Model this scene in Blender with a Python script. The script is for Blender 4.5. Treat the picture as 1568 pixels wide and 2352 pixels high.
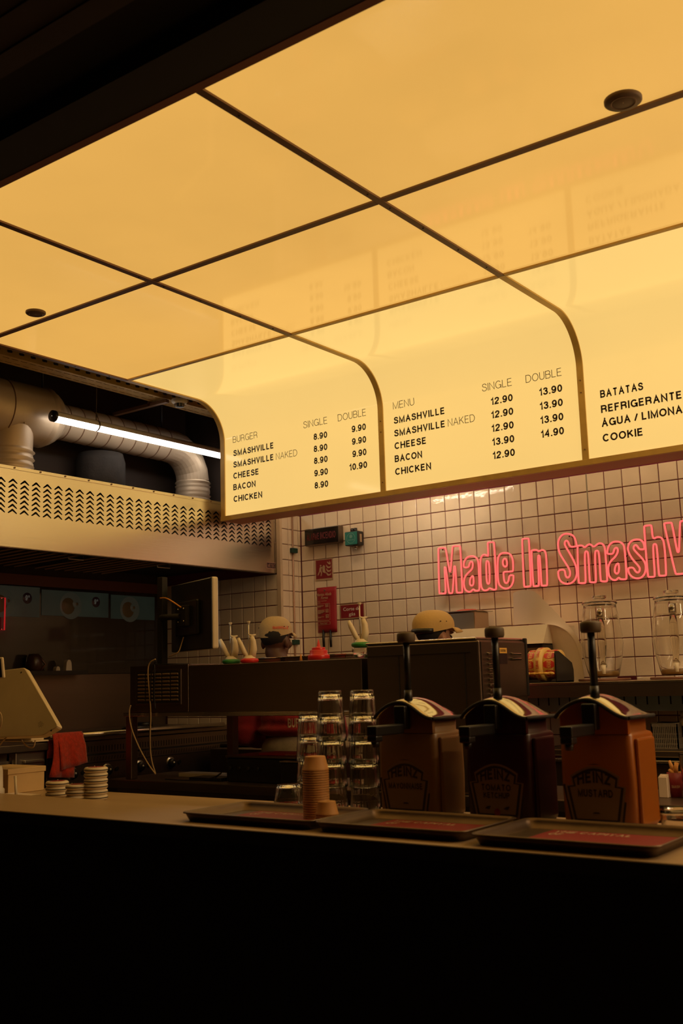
import bpy, bmesh, math, random
from mathutils import Vector, Matrix, noise
from mathutils.geometry import tessellate_polygon
from mathutils.bvhtree import BVHTree

for o in list(bpy.data.objects):
    bpy.data.objects.remove(o, do_unlink=True)
random.seed(7)
SC = bpy.context.scene
COL = SC.collection
PI = math.pi

# ------------------------------------------------------------------ camera
CAM = Vector((3.33841, -5.32908, 1.45))
F = 2399.58
yaw, pitch, roll = math.radians(36.2396), math.radians(9.1634), math.radians(-1.7132)
fwd = Vector((-math.sin(yaw) * math.cos(pitch), math.cos(yaw) * math.cos(pitch), math.sin(pitch)))
rt = Vector((math.cos(yaw), math.sin(yaw), 0)); up = rt.cross(fwd)
R2 = rt * math.cos(roll) + up * math.sin(roll)
U2 = -rt * math.sin(roll) + up * math.cos(roll)
cd = bpy.data.cameras.new('camera'); cam = bpy.data.objects.new('camera', cd); COL.objects.link(cam)
cam.matrix_world = Matrix(((R2.x, U2.x, -fwd.x, CAM.x), (R2.y, U2.y, -fwd.y, CAM.y), (R2.z, U2.z, -fwd.z, CAM.z), (0, 0, 0, 1)))
cd.sensor_fit = 'HORIZONTAL'; cd.sensor_width = 24.0; cd.lens = F / 1568 * 24.0
cd.clip_start = 0.02
cd.dof.use_dof = True; cd.dof.focus_distance = 4.9; cd.dof.aperture_fstop = 4.2
SC.camera = cam

# ------------------------------------------------------------------ world, exposure
w = bpy.data.worlds.new('world'); SC.world = w; w.use_nodes = True
w.node_tree.nodes['Background'].inputs[0].default_value = (1.0, 0.55, 0.3, 1)
w.node_tree.nodes['Background'].inputs[1].default_value = 0.0015
SC.view_settings.view_transform = 'Standard'; SC.view_settings.look = 'None'
SC.view_settings.gamma = 1; SC.view_settings.use_curve_mapping = False
SC.view_settings.exposure = 0.0
CEIL_E = (0.74, 0.395, 0.085); MENU_E = (0.83, 0.545, 0.165)   # glow of the lightbox panels
FILL_E = 42.0; LEFT_E = 12.0; WALL_E = 9.5; TUBE_E = 8.0                                                # glow of the white tubes; the aisle ones are added to brighten the wall


def at(px, py, ax, val):
    """point where the photograph's pixel meets the plane axis=val"""
    v = R2 * ((px - 784) / F) + U2 * (-(py - 1176) / F) + fwd
    t = (val - CAM[ax]) / v[ax]
    return CAM + v * t


def atd(px, py, d):
    v = R2 * ((px - 784) / F) + U2 * (-(py - 1176) / F) + fwd
    return CAM + v * d


# ------------------------------------------------------------------ materials
def mat(name, col, rough=0.5, metal=0.0, var=0.0, vscale=8.0, bump=0.0, bscale=60.0, emit=None, es=1.0,
        trans=0.0, ior=1.5, spec=0.5, sheen=0.0, coat=0.0, stretch=None, rvar=0.0, rnd=False, sss=0.0, alpha=1.0):
    m = bpy.data.materials.new(name); m.use_nodes = True
    nt = m.node_tree; b = nt.nodes['Principled BSDF']
    b.inputs['Base Color'].default_value = (*col, 1); b.inputs['Roughness'].default_value = rough
    b.inputs['Metallic'].default_value = metal; b.inputs['IOR'].default_value = ior
    b.inputs['Specular IOR Level'].default_value = spec
    b.inputs['Transmission Weight'].default_value = trans
    b.inputs['Sheen Weight'].default_value = sheen; b.inputs['Coat Weight'].default_value = coat
    b.inputs['Alpha'].default_value = alpha
    if sss: 
        b.inputs['Subsurface Weight'].default_value = sss; b.inputs['Subsurface Scale'].default_value = 0.03
    if emit:
        b.inputs['Emission Color'].default_value = (*emit, 1); b.inputs['Emission Strength'].default_value = es
    if var or bump or rvar:
        tc = nt.nodes.new('ShaderNodeTexCoord'); mp = nt.nodes.new('ShaderNodeMapping')
        nt.links.new(tc.outputs['Object'], mp.inputs['Vector'])
        if stretch: mp.inputs['Scale'].default_value = stretch
        if rnd:
            oi = nt.nodes.new('ShaderNodeObjectInfo'); ml = nt.nodes.new('ShaderNodeVectorMath'); ml.operation = 'SCALE'
            ml.inputs[0].default_value = (17.0, 31.0, 9.0); nt.links.new(oi.outputs['Random'], ml.inputs['Scale'])
            nt.links.new(ml.outputs[0], mp.inputs['Location'])
        if var or rvar:
            n = nt.nodes.new('ShaderNodeTexNoise'); n.inputs['Scale'].default_value = vscale; n.inputs['Detail'].default_value = 5
            nt.links.new(mp.outputs[0], n.inputs['Vector'])
        if var:
            mr = nt.nodes.new('ShaderNodeMapRange'); mr.inputs[1].default_value = 0.3; mr.inputs[2].default_value = 0.7
            mr.inputs[3].default_value = 1 - var; mr.inputs[4].default_value = 1 + var
            nt.links.new(n.outputs['Fac'], mr.inputs[0])
            mx = nt.nodes.new('ShaderNodeVectorMath'); mx.operation = 'SCALE'; mx.inputs[0].default_value = col
            nt.links.new(mr.outputs[0], mx.inputs['Scale']); nt.links.new(mx.outputs[0], b.inputs['Base Color'])
            if emit:
                mx2 = nt.nodes.new('ShaderNodeVectorMath'); mx2.operation = 'SCALE'; mx2.inputs[0].default_value = emit
                nt.links.new(mr.outputs[0], mx2.inputs['Scale']); nt.links.new(mx2.outputs[0], b.inputs['Emission Color'])
        if rvar:
            mr = nt.nodes.new('ShaderNodeMapRange'); mr.inputs[1].default_value = 0.3; mr.inputs[2].default_value = 0.7
            mr.inputs[3].default_value = max(0.02, rough - rvar); mr.inputs[4].default_value = rough + rvar
            nt.links.new(n.outputs['Fac'], mr.inputs[0]); nt.links.new(mr.outputs[0], b.inputs['Roughness'])
        if bump:
            n2 = nt.nodes.new('ShaderNodeTexNoise'); n2.inputs['Scale'].default_value = bscale; n2.inputs['Detail'].default_value = 3
            nt.links.new(mp.outputs[0], n2.inputs['Vector'])
            bp = nt.nodes.new('ShaderNodeBump'); bp.inputs['Strength'].default_value = bump; bp.inputs['Distance'].default_value = 0.004
            nt.links.new(n2.outputs['Fac'], bp.inputs['Height']); nt.links.new(bp.outputs[0], b.inputs['Normal'])
    return m


M = {}
M['panel_ceiling'] = mat('lit_ceiling_acrylic', (0.30, 0.22, 0.12), 0.06, var=0.045, vscale=1.3, emit=CEIL_E, spec=0.3)
M['panel_menu'] = mat('lit_menu_acrylic', (0.30, 0.22, 0.12), 0.08, var=0.02, vscale=1.2, emit=MENU_E, spec=0.18)
M['brass'] = mat('brass_painted_metal', (0.54, 0.34, 0.09), 0.45, 0.25, var=0.12, vscale=12, bump=0.05)
M['brass_dark'] = mat('dark_bronze_metal', (0.20, 0.10, 0.05), 0.5, 0.2, var=0.1)
M['ink'] = mat('dark_ink', (0.018, 0.006, 0.008), 0.5)
M['ink_thin'] = mat('brown_ink', (0.05, 0.02, 0.008), 0.5)
M['tile'] = mat('glazed_cream_tile', (0.85, 0.70, 0.52), 0.06, var=0.07, vscale=5, bump=0.36, bscale=24, rnd=True, rvar=0.02)
M['grout'] = mat('dark_red_grout', (0.17, 0.018, 0.035), 0.85, bump=0.3, bscale=300)
M['soffit'] = mat('red_brown_soffit', (0.5, 0.17, 0.07), 0.5)
M['plaster'] = mat('cream_plaster', (0.66, 0.50, 0.33), 0.8, var=0.08)
M['dark'] = mat('dark_painted_plaster', (0.045, 0.028, 0.02), 0.8, var=0.2, vscale=3)
M['black'] = mat('black_plastic', (0.012, 0.011, 0.011), 0.35, var=0.2)
M['black_matte'] = mat('matte_black', (0.010, 0.008, 0.007), 0.7)
M['bulkhead'] = mat('dark_brown_bulkhead', (0.03, 0.016, 0.01), 0.7, var=0.15)
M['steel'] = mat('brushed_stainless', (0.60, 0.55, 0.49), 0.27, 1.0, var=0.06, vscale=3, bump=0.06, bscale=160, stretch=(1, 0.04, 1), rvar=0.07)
M['steel_hood'] = mat('hood_stainless', (0.68, 0.61, 0.54), 0.24, 1.0, var=0.05, vscale=2, bump=0.05, bscale=120, stretch=(1, 0.05, 1), rvar=0.05)
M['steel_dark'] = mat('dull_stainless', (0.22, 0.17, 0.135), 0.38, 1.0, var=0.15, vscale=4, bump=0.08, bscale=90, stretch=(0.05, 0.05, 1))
M['chrome'] = mat('polished_chrome', (0.75, 0.72, 0.68), 0.09, 1.0)
M['lid'] = mat('polished_lid', (0.62, 0.58, 0.52), 0.07, 1.0)
M['duct'] = mat('galvanised_duct', (0.58, 0.44, 0.30), 0.5, 0.35, var=0.1, vscale=6, bump=0.1, bscale=40)
M['glass_wall'] = mat('dark_glossy_backsplash', (0.035, 0.026, 0.02), 0.07, 0.0, spec=0.7)
M['wood'] = mat('light_laminate', (0.40, 0.27, 0.14), 0.42, var=0.12, vscale=5, bump=0.1, bscale=60, stretch=(0.15, 1, 1))
M['wood_dark'] = mat('dark_counter_front', (0.02, 0.011, 0.008), 0.7, var=0.2)
M['tube'] = mat('white_lamp_glass', (0.9, 0.9, 0.9), 0.3, emit=(1.0, 0.93, 0.84), es=TUBE_E)
M['tube_fill'] = mat('fill_lamp_glass', (0.9, 0.9, 0.9), 0.3, emit=(1.0, 0.73, 0.43), es=FILL_E)  # for the unseen tubes added as fill light on the right
M['tube_left'] = mat('left_lamp_glass', (0.9, 0.9, 0.9), 0.3, emit=(1.0, 0.80, 0.55), es=LEFT_E)
M['tube_low'] = mat('low_lamp_glass', (0.9, 0.9, 0.9), 0.3, emit=(1.0, 0.84, 0.62), es=24.0)
M['tube_wall'] = mat('wall_lamp_glass', (0.9, 0.9, 0.9), 0.3, emit=(1.0, 0.73, 0.43), es=WALL_E)
M['lamp_housing'] = mat('lamp_housing', (0.62, 0.55, 0.48), 0.4)
M['channel'] = mat('clear_pink_channel', (0.55, 0.30, 0.26), 0.4)
M['neon'] = mat('pink_neon', (0.9, 0.2, 0.2), 0.4, emit=(1.0, 0.12, 0.12), es=1.0)
M['cream'] = mat('cream_plastic', (0.72, 0.60, 0.42), 0.4, var=0.05)
M['cream_box'] = mat('cream_cardboard', (0.70, 0.48, 0.22), 0.7, var=0.06)
M['white'] = mat('white_plastic', (0.75, 0.70, 0.62), 0.4)
M['paper'] = mat('white_paper', (0.80, 0.66, 0.54), 0.8, bump=0.2, bscale=14, sss=0.0)
M['red'] = mat('red_vinyl', (0.36, 0.015, 0.025), 0.45, var=0.08, bump=0.2, bscale=30)
M['red_sign'] = mat('red_sign', (0.24, 0.012, 0.02), 0.5)
M['red_plastic'] = mat('red_plastic', (0.62, 0.02, 0.02), 0.3)
M['red_cloth'] = mat('red_towel', (0.50, 0.03, 0.012), 0.95, var=0.25, vscale=60, bump=0.8, bscale=240, sheen=0.4)
M['red_mat'] = mat('red_paper', (0.22, 0.009, 0.009), 0.6)
M['sweater'] = mat('dark_red_cotton', (0.34, 0.012, 0.018), 0.9, var=0.15, vscale=25, bump=0.4, bscale=110, sheen=0.2)
M['jeans'] = mat('pale_cream_denim', (0.50, 0.40, 0.26), 0.9, var=0.12, vscale=30, bump=0.4, bscale=200)
M['stitch'] = mat('dark_seam', (0.10, 0.07, 0.05), 0.9)
M['skin'] = mat('brown_skin', (0.10, 0.042, 0.024), 0.55, var=0.08, bump=0.1, bscale=150, sss=0.1)
M['skin2'] = mat('tan_skin', (0.36, 0.17, 0.10), 0.55, var=0.08, bump=0.1, bscale=150, sss=0.1)
M['hair'] = mat('black_hair', (0.010, 0.007, 0.006), 0.8, bump=0.4, bscale=400)
M['eye'] = mat('eye', (0.03, 0.02, 0.015), 0.15)
M['khaki'] = mat('khaki_cotton', (0.50, 0.36, 0.19), 0.9, var=0.08, bump=0.35, bscale=90)
M['khaki_yellow'] = mat('mustard_khaki_cotton', (0.56, 0.36, 0.13), 0.9, var=0.08, bump=0.35, bscale=90)
M['cap_print'] = mat('red_cap_embroidery', (0.75, 0.09, 0.06), 0.8)
M['green_plastic'] = mat('green_plastic', (0.03, 0.22, 0.04), 0.35)
M['teal'] = mat('teal_label', (0.02, 0.20, 0.17), 0.4)
M['teal_print'] = mat('pale_teal_print', (0.28, 0.50, 0.45), 0.5)
M['alarm_face'] = mat('smoked_lens', (0.010, 0.007, 0.006), 0.12)
M['alarm_text'] = mat('dull_red_lettering', (0.13, 0.010, 0.010), 0.5)
M['mayo'] = mat('mayonnaise_jug', (0.19, 0.095, 0.036), 0.35, sss=0.15)
M['ketchup'] = mat('ketchup_jug', (0.03, 0.002, 0.002), 0.35)
M['mustard'] = mat('mustard_jug', (0.31, 0.092, 0.008), 0.32, sss=0.2)
M['label_cream'] = mat('label_cream', (0.50, 0.34, 0.21), 0.5)
M['glass'] = mat('clear_glass', (0.98, 0.97, 0.94), 0.02, trans=1.0, ior=1.45)
M['glass_frost'] = mat('clear_plastic', (0.95, 0.90, 0.80), 0.06, trans=1.0, ior=1.3)
M['cup'] = mat('translucent_portion_cup', (0.78, 0.42, 0.15), 0.5, trans=0.35, ior=1.3)
M['lemonade'] = mat('yellow_drink', (0.70, 0.42, 0.10), 0.2, trans=0.5)
M['sticker_yellow'] = mat('yellow_label_roll', (0.85, 0.55, 0.16), 0.45)
M['sticker_red'] = mat('red_label', (0.62, 0.04, 0.03), 0.45)
M['sticker_ink'] = mat('orange_label_print', (0.90, 0.50, 0.16), 0.5)
M['yellow_tape'] = mat('yellow_rod', (0.80, 0.45, 0.08), 0.4)
M['basket'] = mat('grey_plastic_basket', (0.22, 0.19, 0.15), 0.5)
M['blue_grey'] = mat('blue_grey_steel', (0.26, 0.34, 0.36), 0.55, 0.1, var=0.1)
M['terracotta'] = mat('dark_wood_board', (0.20, 0.08, 0.04), 0.5, var=0.15)
M['food_red'] = mat('red_sauce', (0.5, 0.06, 0.02), 0.5, bump=0.9, bscale=60)
M['fries'] = mat('fried_chicken', (0.55, 0.25, 0.06), 0.7, bump=0.8, bscale=80)
M['orange'] = mat('orange_plastic', (0.80, 0.33, 0.05), 0.4)
M['alu'] = mat('aluminium_tray', (0.15, 0.105, 0.075), 0.42, 1.0, var=0.12, vscale=8, bump=0.15, bscale=50)
M['refl_screen'] = mat('reflected_menu_screen', (0.012, 0.014, 0.011), 0.3, var=0.25, vscale=4, emit=(0.007, 0.009, 0.006))  # dim glow paints the menu screens mirrored in the dark panel
M['refl_plate'] = mat('reflected_plate_picture', (0.03, 0.03, 0.02), 0.3, emit=(0.012, 0.011, 0.007))
M['refl_food'] = mat('reflected_food_picture', (0.04, 0.02, 0.01), 0.3, emit=(0.008, 0.004, 0.001))
M['refl_disc'] = mat('reflected_price_disc', (0.01, 0.005, 0.005), 0.3, emit=(0.003, 0.001, 0.001))
M['refl_price'] = mat('reflected_price_text', (0.05, 0.05, 0.05), 0.3, emit=(0.035, 0.035, 0.027))
M['neon_reflection'] = mat('reflected_red_neon', (0.3, 0.01, 0.01), 0.4, emit=(0.30, 0.010, 0.010))  # dim glow paints the mirrored neon
M['louvre'] = mat('beige_louvre', (0.22, 0.15, 0.09), 0.5)
M['label_jug'] = mat('label_beige', (0.19, 0.11, 0.06), 0.5)
M['slat'] = mat('filter_slat_metal', (0.50, 0.36, 0.24), 0.5)
M['pan_steel'] = mat('warm_steel', (0.50, 0.40, 0.31), 0.35, 1.0)
M['wire'] = mat('dark_wire', (0.05, 0.04, 0.03), 0.4, 0.6)
M['cable_tan'] = mat('tan_cable', (0.55, 0.38, 0.20), 0.5)
M['cable_green'] = mat('dark_green_clip', (0.01, 0.05, 0.035), 0.5)
M['warn'] = mat('yellow_warning_label', (0.75, 0.42, 0.08), 0.5)
M['knife_white'] = mat('pale_handle', (0.70, 0.62, 0.52), 0.4)


# ------------------------------------------------------------------ helpers
def setp(o, label=None, cat=None, group=None, kind=None):
    if label: o['label'] = label
    if cat: o['category'] = cat
    if group: o['group'] = group
    if kind: o['kind'] = kind
    return o


def thing(name, label, cat, loc=(0, 0, 0), group=None, kind=None):
    o = bpy.data.objects.new(name, None); COL.objects.link(o); o.location = loc
    o.empty_display_size = 0.05
    return setp(o, label, cat, group, kind)


def wloc(o):
    v = Vector(o.location)
    p = o.parent
    return v + (wloc(p) + o.matrix_parent_inverse.translation if p else Vector((0, 0, 0)))


def link(name, me, m=None, parent=None, smooth=False):
    o = bpy.data.objects.new(name, me); COL.objects.link(o)
    if m is not None and not me.materials: me.materials.append(m)
    if smooth:
        for p in me.polygons: p.use_smooth = True
    if parent is not None:
        o.parent = parent
        o.matrix_parent_inverse = Matrix.Translation(-wloc(parent))
    return o


def dup(root, delta, label=None, group=None, rotz=0.0):
    r = root.copy(); COL.objects.link(r)
    r.location = Vector(root.location) + Vector(delta)
    if rotz: r.rotation_euler = (0, 0, root.rotation_euler[2] + rotz)
    if label: r['label'] = label
    if group: r['group'] = group
    for ch in [c for c in bpy.data.objects if c.parent == root]:
        c = ch.copy(); COL.objects.link(c); c.parent = r
        for g in [x for x in bpy.data.objects if x.parent == ch]:
            d = g.copy(); COL.objects.link(d); d.parent = c
    return r


class B:
    def __init__(s): s.bm = bmesh.new()

    def box(s, x0, y0, z0, x1, y1, z1, bev=0.0, seg=2, mtx=None):
        x0, x1 = min(x0, x1), max(x0, x1); y0, y1 = min(y0, y1), max(y0, y1); z0, z1 = min(z0, z1), max(z0, z1)
        t = bmesh.new()
        vs = [t.verts.new(p) for p in ((x0, y0, z0), (x1, y0, z0), (x1, y1, z0), (x0, y1, z0), (x0, y0, z1), (x1, y0, z1), (x1, y1, z1), (x0, y1, z1))]
        for f in ((3, 2, 1, 0), (4, 5, 6, 7), (0, 1, 5, 4), (1, 2, 6, 5), (2, 3, 7, 6), (3, 0, 4, 7)): t.faces.new([vs[i] for i in f])
        if bev: bmesh.ops.bevel(t, geom=list(t.edges), offset=bev, segments=seg, affect='EDGES', profile=0.5)
        s.merge(t, mtx); return s

    def merge(s, t, mtx=None):
        if mtx is not None: t.transform(mtx)
        mp = {}
        for v in t.verts: mp[v] = s.bm.verts.new(v.co)
        for f in t.faces:
            try:
                nf = s.bm.faces.new([mp[v] for v in f.verts]); nf.smooth = f.smooth
            except ValueError: pass
        t.free()

    def cyl(s, p0, p1, r0, r1=None, seg=16, caps=True):
        p0, p1 = Vector(p0), Vector(p1); r1 = r0 if r1 is None else r1
        return s.tube([p0, p1], [r0, r1], seg, caps=caps)

    def tube(s, pts, r, seg=8, closed=False, caps=True):
        pts = [Vector(p) for p in pts]; n = len(pts)
        rs = r if isinstance(r, (list, tuple)) else [r] * n
        rings = []; prev = None
        for i, p in enumerate(pts):
            if closed: d = pts[(i + 1) % n] - pts[i - 1]
            elif i == 0: d = pts[1] - pts[0]
            elif i == n - 1: d = pts[-1] - pts[-2]
            else: d = pts[i + 1] - pts[i - 1]
            if d.length < 1e-9: d = Vector((0, 0, 1))
            d.normalize()
            if prev is None:
                a = Vector((0, 0, 1)) if abs(d.z) < 0.9 else Vector((1, 0, 0))
                u = d.cross(a).normalized()
            else:
                u = prev - d * prev.dot(d)
                if u.length < 1e-6: u = d.cross(Vector((0.3, 0.5, 0.8)))
                u.normalize()
            prev = u; v = d.cross(u)
            rings.append([s.bm.verts.new(p + (u * math.cos(2 * PI * k / seg) + v * math.sin(2 * PI * k / seg)) * rs[i]) for k in range(seg)])
        m = n if closed else n - 1
        for i in range(m):
            a, b = rings[i], rings[(i + 1) % n]
            for k in range(seg):
                f = s.bm.faces.new((a[k], a[(k + 1) % seg], b[(k + 1) % seg], b[k])); f.smooth = True
        if caps and not closed:
            s.bm.faces.new(list(reversed(rings[0]))); s.bm.faces.new(rings[-1])
        return s

    def lathe(s, c, prof, seg=24, caps=False, axis='z', rib=0.0, nrib=0):
        c = Vector(c); rings = []
        for (r, h) in prof:
            ring = []
            for k in range(seg):
                a = 2 * PI * k / seg
                rr = r * (1 + (rib * math.cos(nrib * a) if rib else 0))
                p = (rr * math.cos(a), rr * math.sin(a), h)
                if axis == 'x': p = (p[2], p[0], p[1])
                elif axis == 'y': p = (p[0], p[2], p[1])
                ring.append(s.bm.verts.new(c + Vector(p)))
            rings.append(ring)
        for a, b in zip(rings, rings[1:]):
            for k in range(seg):
                f = s.bm.faces.new((a[k], a[(k + 1) % seg], b[(k + 1) % seg], b[k])); f.smooth = True
        if caps:
            s.bm.faces.new(list(reversed(rings[0]))); s.bm.faces.new(rings[-1])
        return s

    def ell(s, c, r, mtx=None, seg=20, rings=12):
        t = bmesh.new(); bmesh.ops.create_uvsphere(t, u_segments=seg, v_segments=rings, radius=1.0)
        for f in t.faces: f.smooth = True
        mm = Matrix.Translation(Vector(c)) @ (mtx if mtx is not None else Matrix()) @ Matrix.Diagonal((*r, 1)) if not isinstance(r, (int, float)) else Matrix.Translation(Vector(c)) @ Matrix.Scale(r, 4)
        s.merge(t, mm); return s

    def prism(s, poly, f0, f1):
        """poly 2D list; f0/f1 map (u,v)->3D for the two caps"""
        a = [s.bm.verts.new(f0(*p)) for p in poly]; b = [s.bm.verts.new(f1(*p)) for p in poly]
        tr = tessellate_polygon([[Vector((p[0], p[1], 0)) for p in poly]])
        for t in tr:
            s.bm.faces.new([a[i] for i in t]); s.bm.faces.new([b[i] for i in reversed(t)])
        n = len(poly)
        for i in range(n): s.bm.faces.new((a[i], a[(i + 1) % n], b[(i + 1) % n], b[i]))
        return s

    def strip(s, A, Bp, thick=None):
        a = [s.bm.verts.new(Vector(p)) for p in A]; b = [s.bm.verts.new(Vector(p)) for p in Bp]
        for i in range(len(A) - 1):
            f = s.bm.faces.new((a[i], a[i + 1], b[i + 1], b[i])); f.smooth = True
        return s

    def done(s, name, m=None, parent=None, smooth=False, recalc=True, kind=None):
        if recalc: bmesh.ops.recalc_face_normals(s.bm, faces=s.bm.faces)
        me = bpy.data.meshes.new(name); s.bm.to_mesh(me); s.bm.free()
        o = link(name, me, m, parent, smooth)
        if kind: o['kind'] = kind
        return o


def box_obj(name, m, parent, *a, **k):
    return B().box(*a, **k).done(name, m, parent)


def chaikin(pts, it=2, closed=True):
    pts = [Vector(p) for p in pts]
    for _ in range(it):
        out = []; n = len(pts)
        for i in range(n if closed else n - 1):
            a, b = pts[i], pts[(i + 1) % n]
            out += [a * 0.75 + b * 0.25, a * 0.25 + b * 0.75]
        if not closed: out = [pts[0]] + out + [pts[-1]]
        pts = out
    return pts


_tc = {}
def text_geo(s, off=0.0):
    key = (s, off)
    if key in _tc: return _tc[key]
    c = bpy.data.curves.new('t', 'FONT'); c.body = s; c.offset = off; c.resolution_u = 3; c.size = 1.0
    o = bpy.data.objects.new('t', c); COL.objects.link(o)
    dg = bpy.context.evaluated_depsgraph_get(); me = o.evaluated_get(dg).to_mesh()
    v = [(p.co.x, p.co.y) for p in me.vertices]; f = [tuple(p.vertices) for p in me.polygons]
    o.evaluated_get(dg).to_mesh_clear(); bpy.data.objects.remove(o); bpy.data.curves.remove(c)
    _tc[key] = (v, f); return _tc[key]


_h = [None]
def caph():
    if _h[0] is None: _h[0] = max(p[1] for p in text_geo('H')[0])
    return _h[0]


def _arc(cx, cy, rx, ry, a0, a1, n=12):
    return [(cx + rx * math.cos(math.radians(a0 + (a1 - a0) * k / n)), cy + ry * math.sin(math.radians(a0 + (a1 - a0) * k / n))) for k in range(n + 1)]
def _sp(P, n=4):
    out = []
    for i in range(len(P) - 1):
        p0, p1, p2, p3 = P[max(0, i - 1)], P[i], P[i + 1], P[min(len(P) - 1, i + 2)]
        for k in range(n):
            t = k / n
            out.append(tuple(.5 * ((2 * p1[j]) + (p2[j] - p0[j]) * t + (2 * p0[j] - 5 * p1[j] + 4 * p2[j] - p3[j]) * t * t + (3 * p1[j] - p0[j] - 3 * p2[j] + p3[j]) * t ** 3) for j in (0, 1)))
    return out + [P[-1]]
GL = {  # skeletons of plain grotesque capitals: (advance width, strokes)
 'A': (.66, [[(0, 0), (.33, 1), (.66, 0)], [(.12, .34), (.54, .34)]]),
 'B': (.56, [[(0, 0), (0, 1), (.32, 1)] + _arc(.32, .76, .20, .24, 90, -90) + [(0, .52)], [(.32, .52)] + _arc(.34, .26, .22, .26, 90, -90) + [(0, 0), (0, .1)]]),
 'C': (.64, [_arc(.34, .5, .34, .5, 42, 318, 20)]),
 'D': (.62, [[(0, 0), (0, 1), (.27, 1)] + _arc(.27, .5, .35, .5, 90, -90, 16) + [(0, 0), (0, .1)]]),
 'E': (.50, [[(.50, 1), (0, 1), (0, 0), (.52, 0)], [(0, .52), (.46, .52)]]),
 'F': (.46, [[(.48, 1), (0, 1), (0, 0)], [(0, .5), (.42, .5)]]),
 'G': (.68, [_arc(.35, .5, .35, .5, 42, 325, 20) + [(.68, .44), (.40, .44)], [(.68, .46), (.68, 0)]]),
 'H': (.58, [[(0, 0), (0, 1)], [(.58, 0), (.58, 1)], [(0, .52), (.58, .52)]]),
 'I': (.0, [[(0, 0), (0, 1)]]),
 'J': (.42, [[(.42, 1), (.42, .3)] + _arc(.21, .26, .21, .26, 0, -180)]),
 'K': (.58, [[(0, 0), (0, 1)], [(.54, 1), (0, .40)], [(.20, .60), (.58, 0)]]),
 'L': (.46, [[(0, 1), (0, 0), (.47, 0)]]),
 'M': (.72, [[(0, 0), (0, 1), (.36, .02), (.72, 1), (.72, 0)]]),
 'N': (.58, [[(0, 0), (0, 1), (.58, 0), (.58, 1)]]),
 'O': (.72, [_arc(.36, .5, .36, .5, 0, 360, 26)]),
 'P': (.54, [[(0, 0), (0, 1), (.30, 1)] + _arc(.30, .73, .23, .27, 90, -90) + [(0, .46)]]),
 'R': (.58, [[(0, 0), (0, 1), (.32, 1)] + _arc(.32, .75, .23, .25, 90, -90) + [(0, .5)], _sp([(.34, .5), (.50, .42), (.54, .28), (.56, .08), (.60, 0)])]),
 'S': (.56, [_sp([(.53, .74), (.47, .92), (.29, 1), (.11, .94), (.04, .77), (.12, .62), (.29, .54), (.47, .45), (.56, .27), (.48, .07), (.29, 0), (.08, .06), (.0, .28)])]),
 'T': (.56, [[(0, 1), (.56, 1)], [(.28, 1), (.28, 0)]]),
 'U': (.56, [[(0, 1), (0, .3)] + _arc(.28, .3, .28, .3, 180, 360, 14) + [(.56, 1)]]),
 'V': (.60, [[(0, 1), (.30, 0), (.60, 1)]]),
 'W': (.90, [[(0, 1), (.22, 0), (.45, 1), (.68, 0), (.90, 1)]]),
 'X': (.56, [[(0, 0), (.56, 1)], [(0, 1), (.56, 0)]]),
 'Y': (.56, [[(0, 1), (.28, .44), (.56, 1)], [(.28, .44), (.28, 0)]]),
 'Z': (.54, [[(0, 1), (.54, 1), (0, 0), (.54, 0)]]),
 '0': (.46, [_arc(.23, .5, .23, .5, 0, 360, 24)]),
 '1': (.26, [[(0, .76), (.10, .79), (.22, .88), (.26, 1), (.26, 0)]]),
 '2': (.48, [_sp([(.02, .70), (.08, .92), (.25, 1), (.43, .91), (.46, .72), (.36, .50), (.12, .26), (.0, .0)]) + [(.48, 0)]]),
 '3': (.46, [_sp([(.02, .76), (.09, .94), (.23, 1), (.39, .92), (.42, .76), (.34, .58), (.17, .54)]), _sp([(.17, .54), (.37, .48), (.46, .28), (.38, .07), (.22, 0), (.06, .07), (.0, .26)])]),
 '4': (.50, [[(.38, 0), (.38, 1), (0, .30), (.50, .30)]]),
 '8': (.46, [_arc(.23, .76, .19, .24, 0, 360, 18), _arc(.23, .27, .23, .27, 0, 360, 20)]),
 '9': (.46, [_arc(.23, .68, .23, .32, 0, 360, 22), _sp([(.46, .68), (.45, .34), (.36, .08), (.20, 0), (.06, .06), (.01, .20)])]),
 '.': (.0, [[(0, -.11), (0, .11)]]), '/': (.34, [[(0, -.04), (.34, 1.04)]]), '|': (0, [[(0, 0), (0, 1)]]),
}
GL['Á'] = (GL['A'][0], GL['A'][1] + [[(.30, 1.13), (.42, 1.27)]])
_sc = {}
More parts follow.
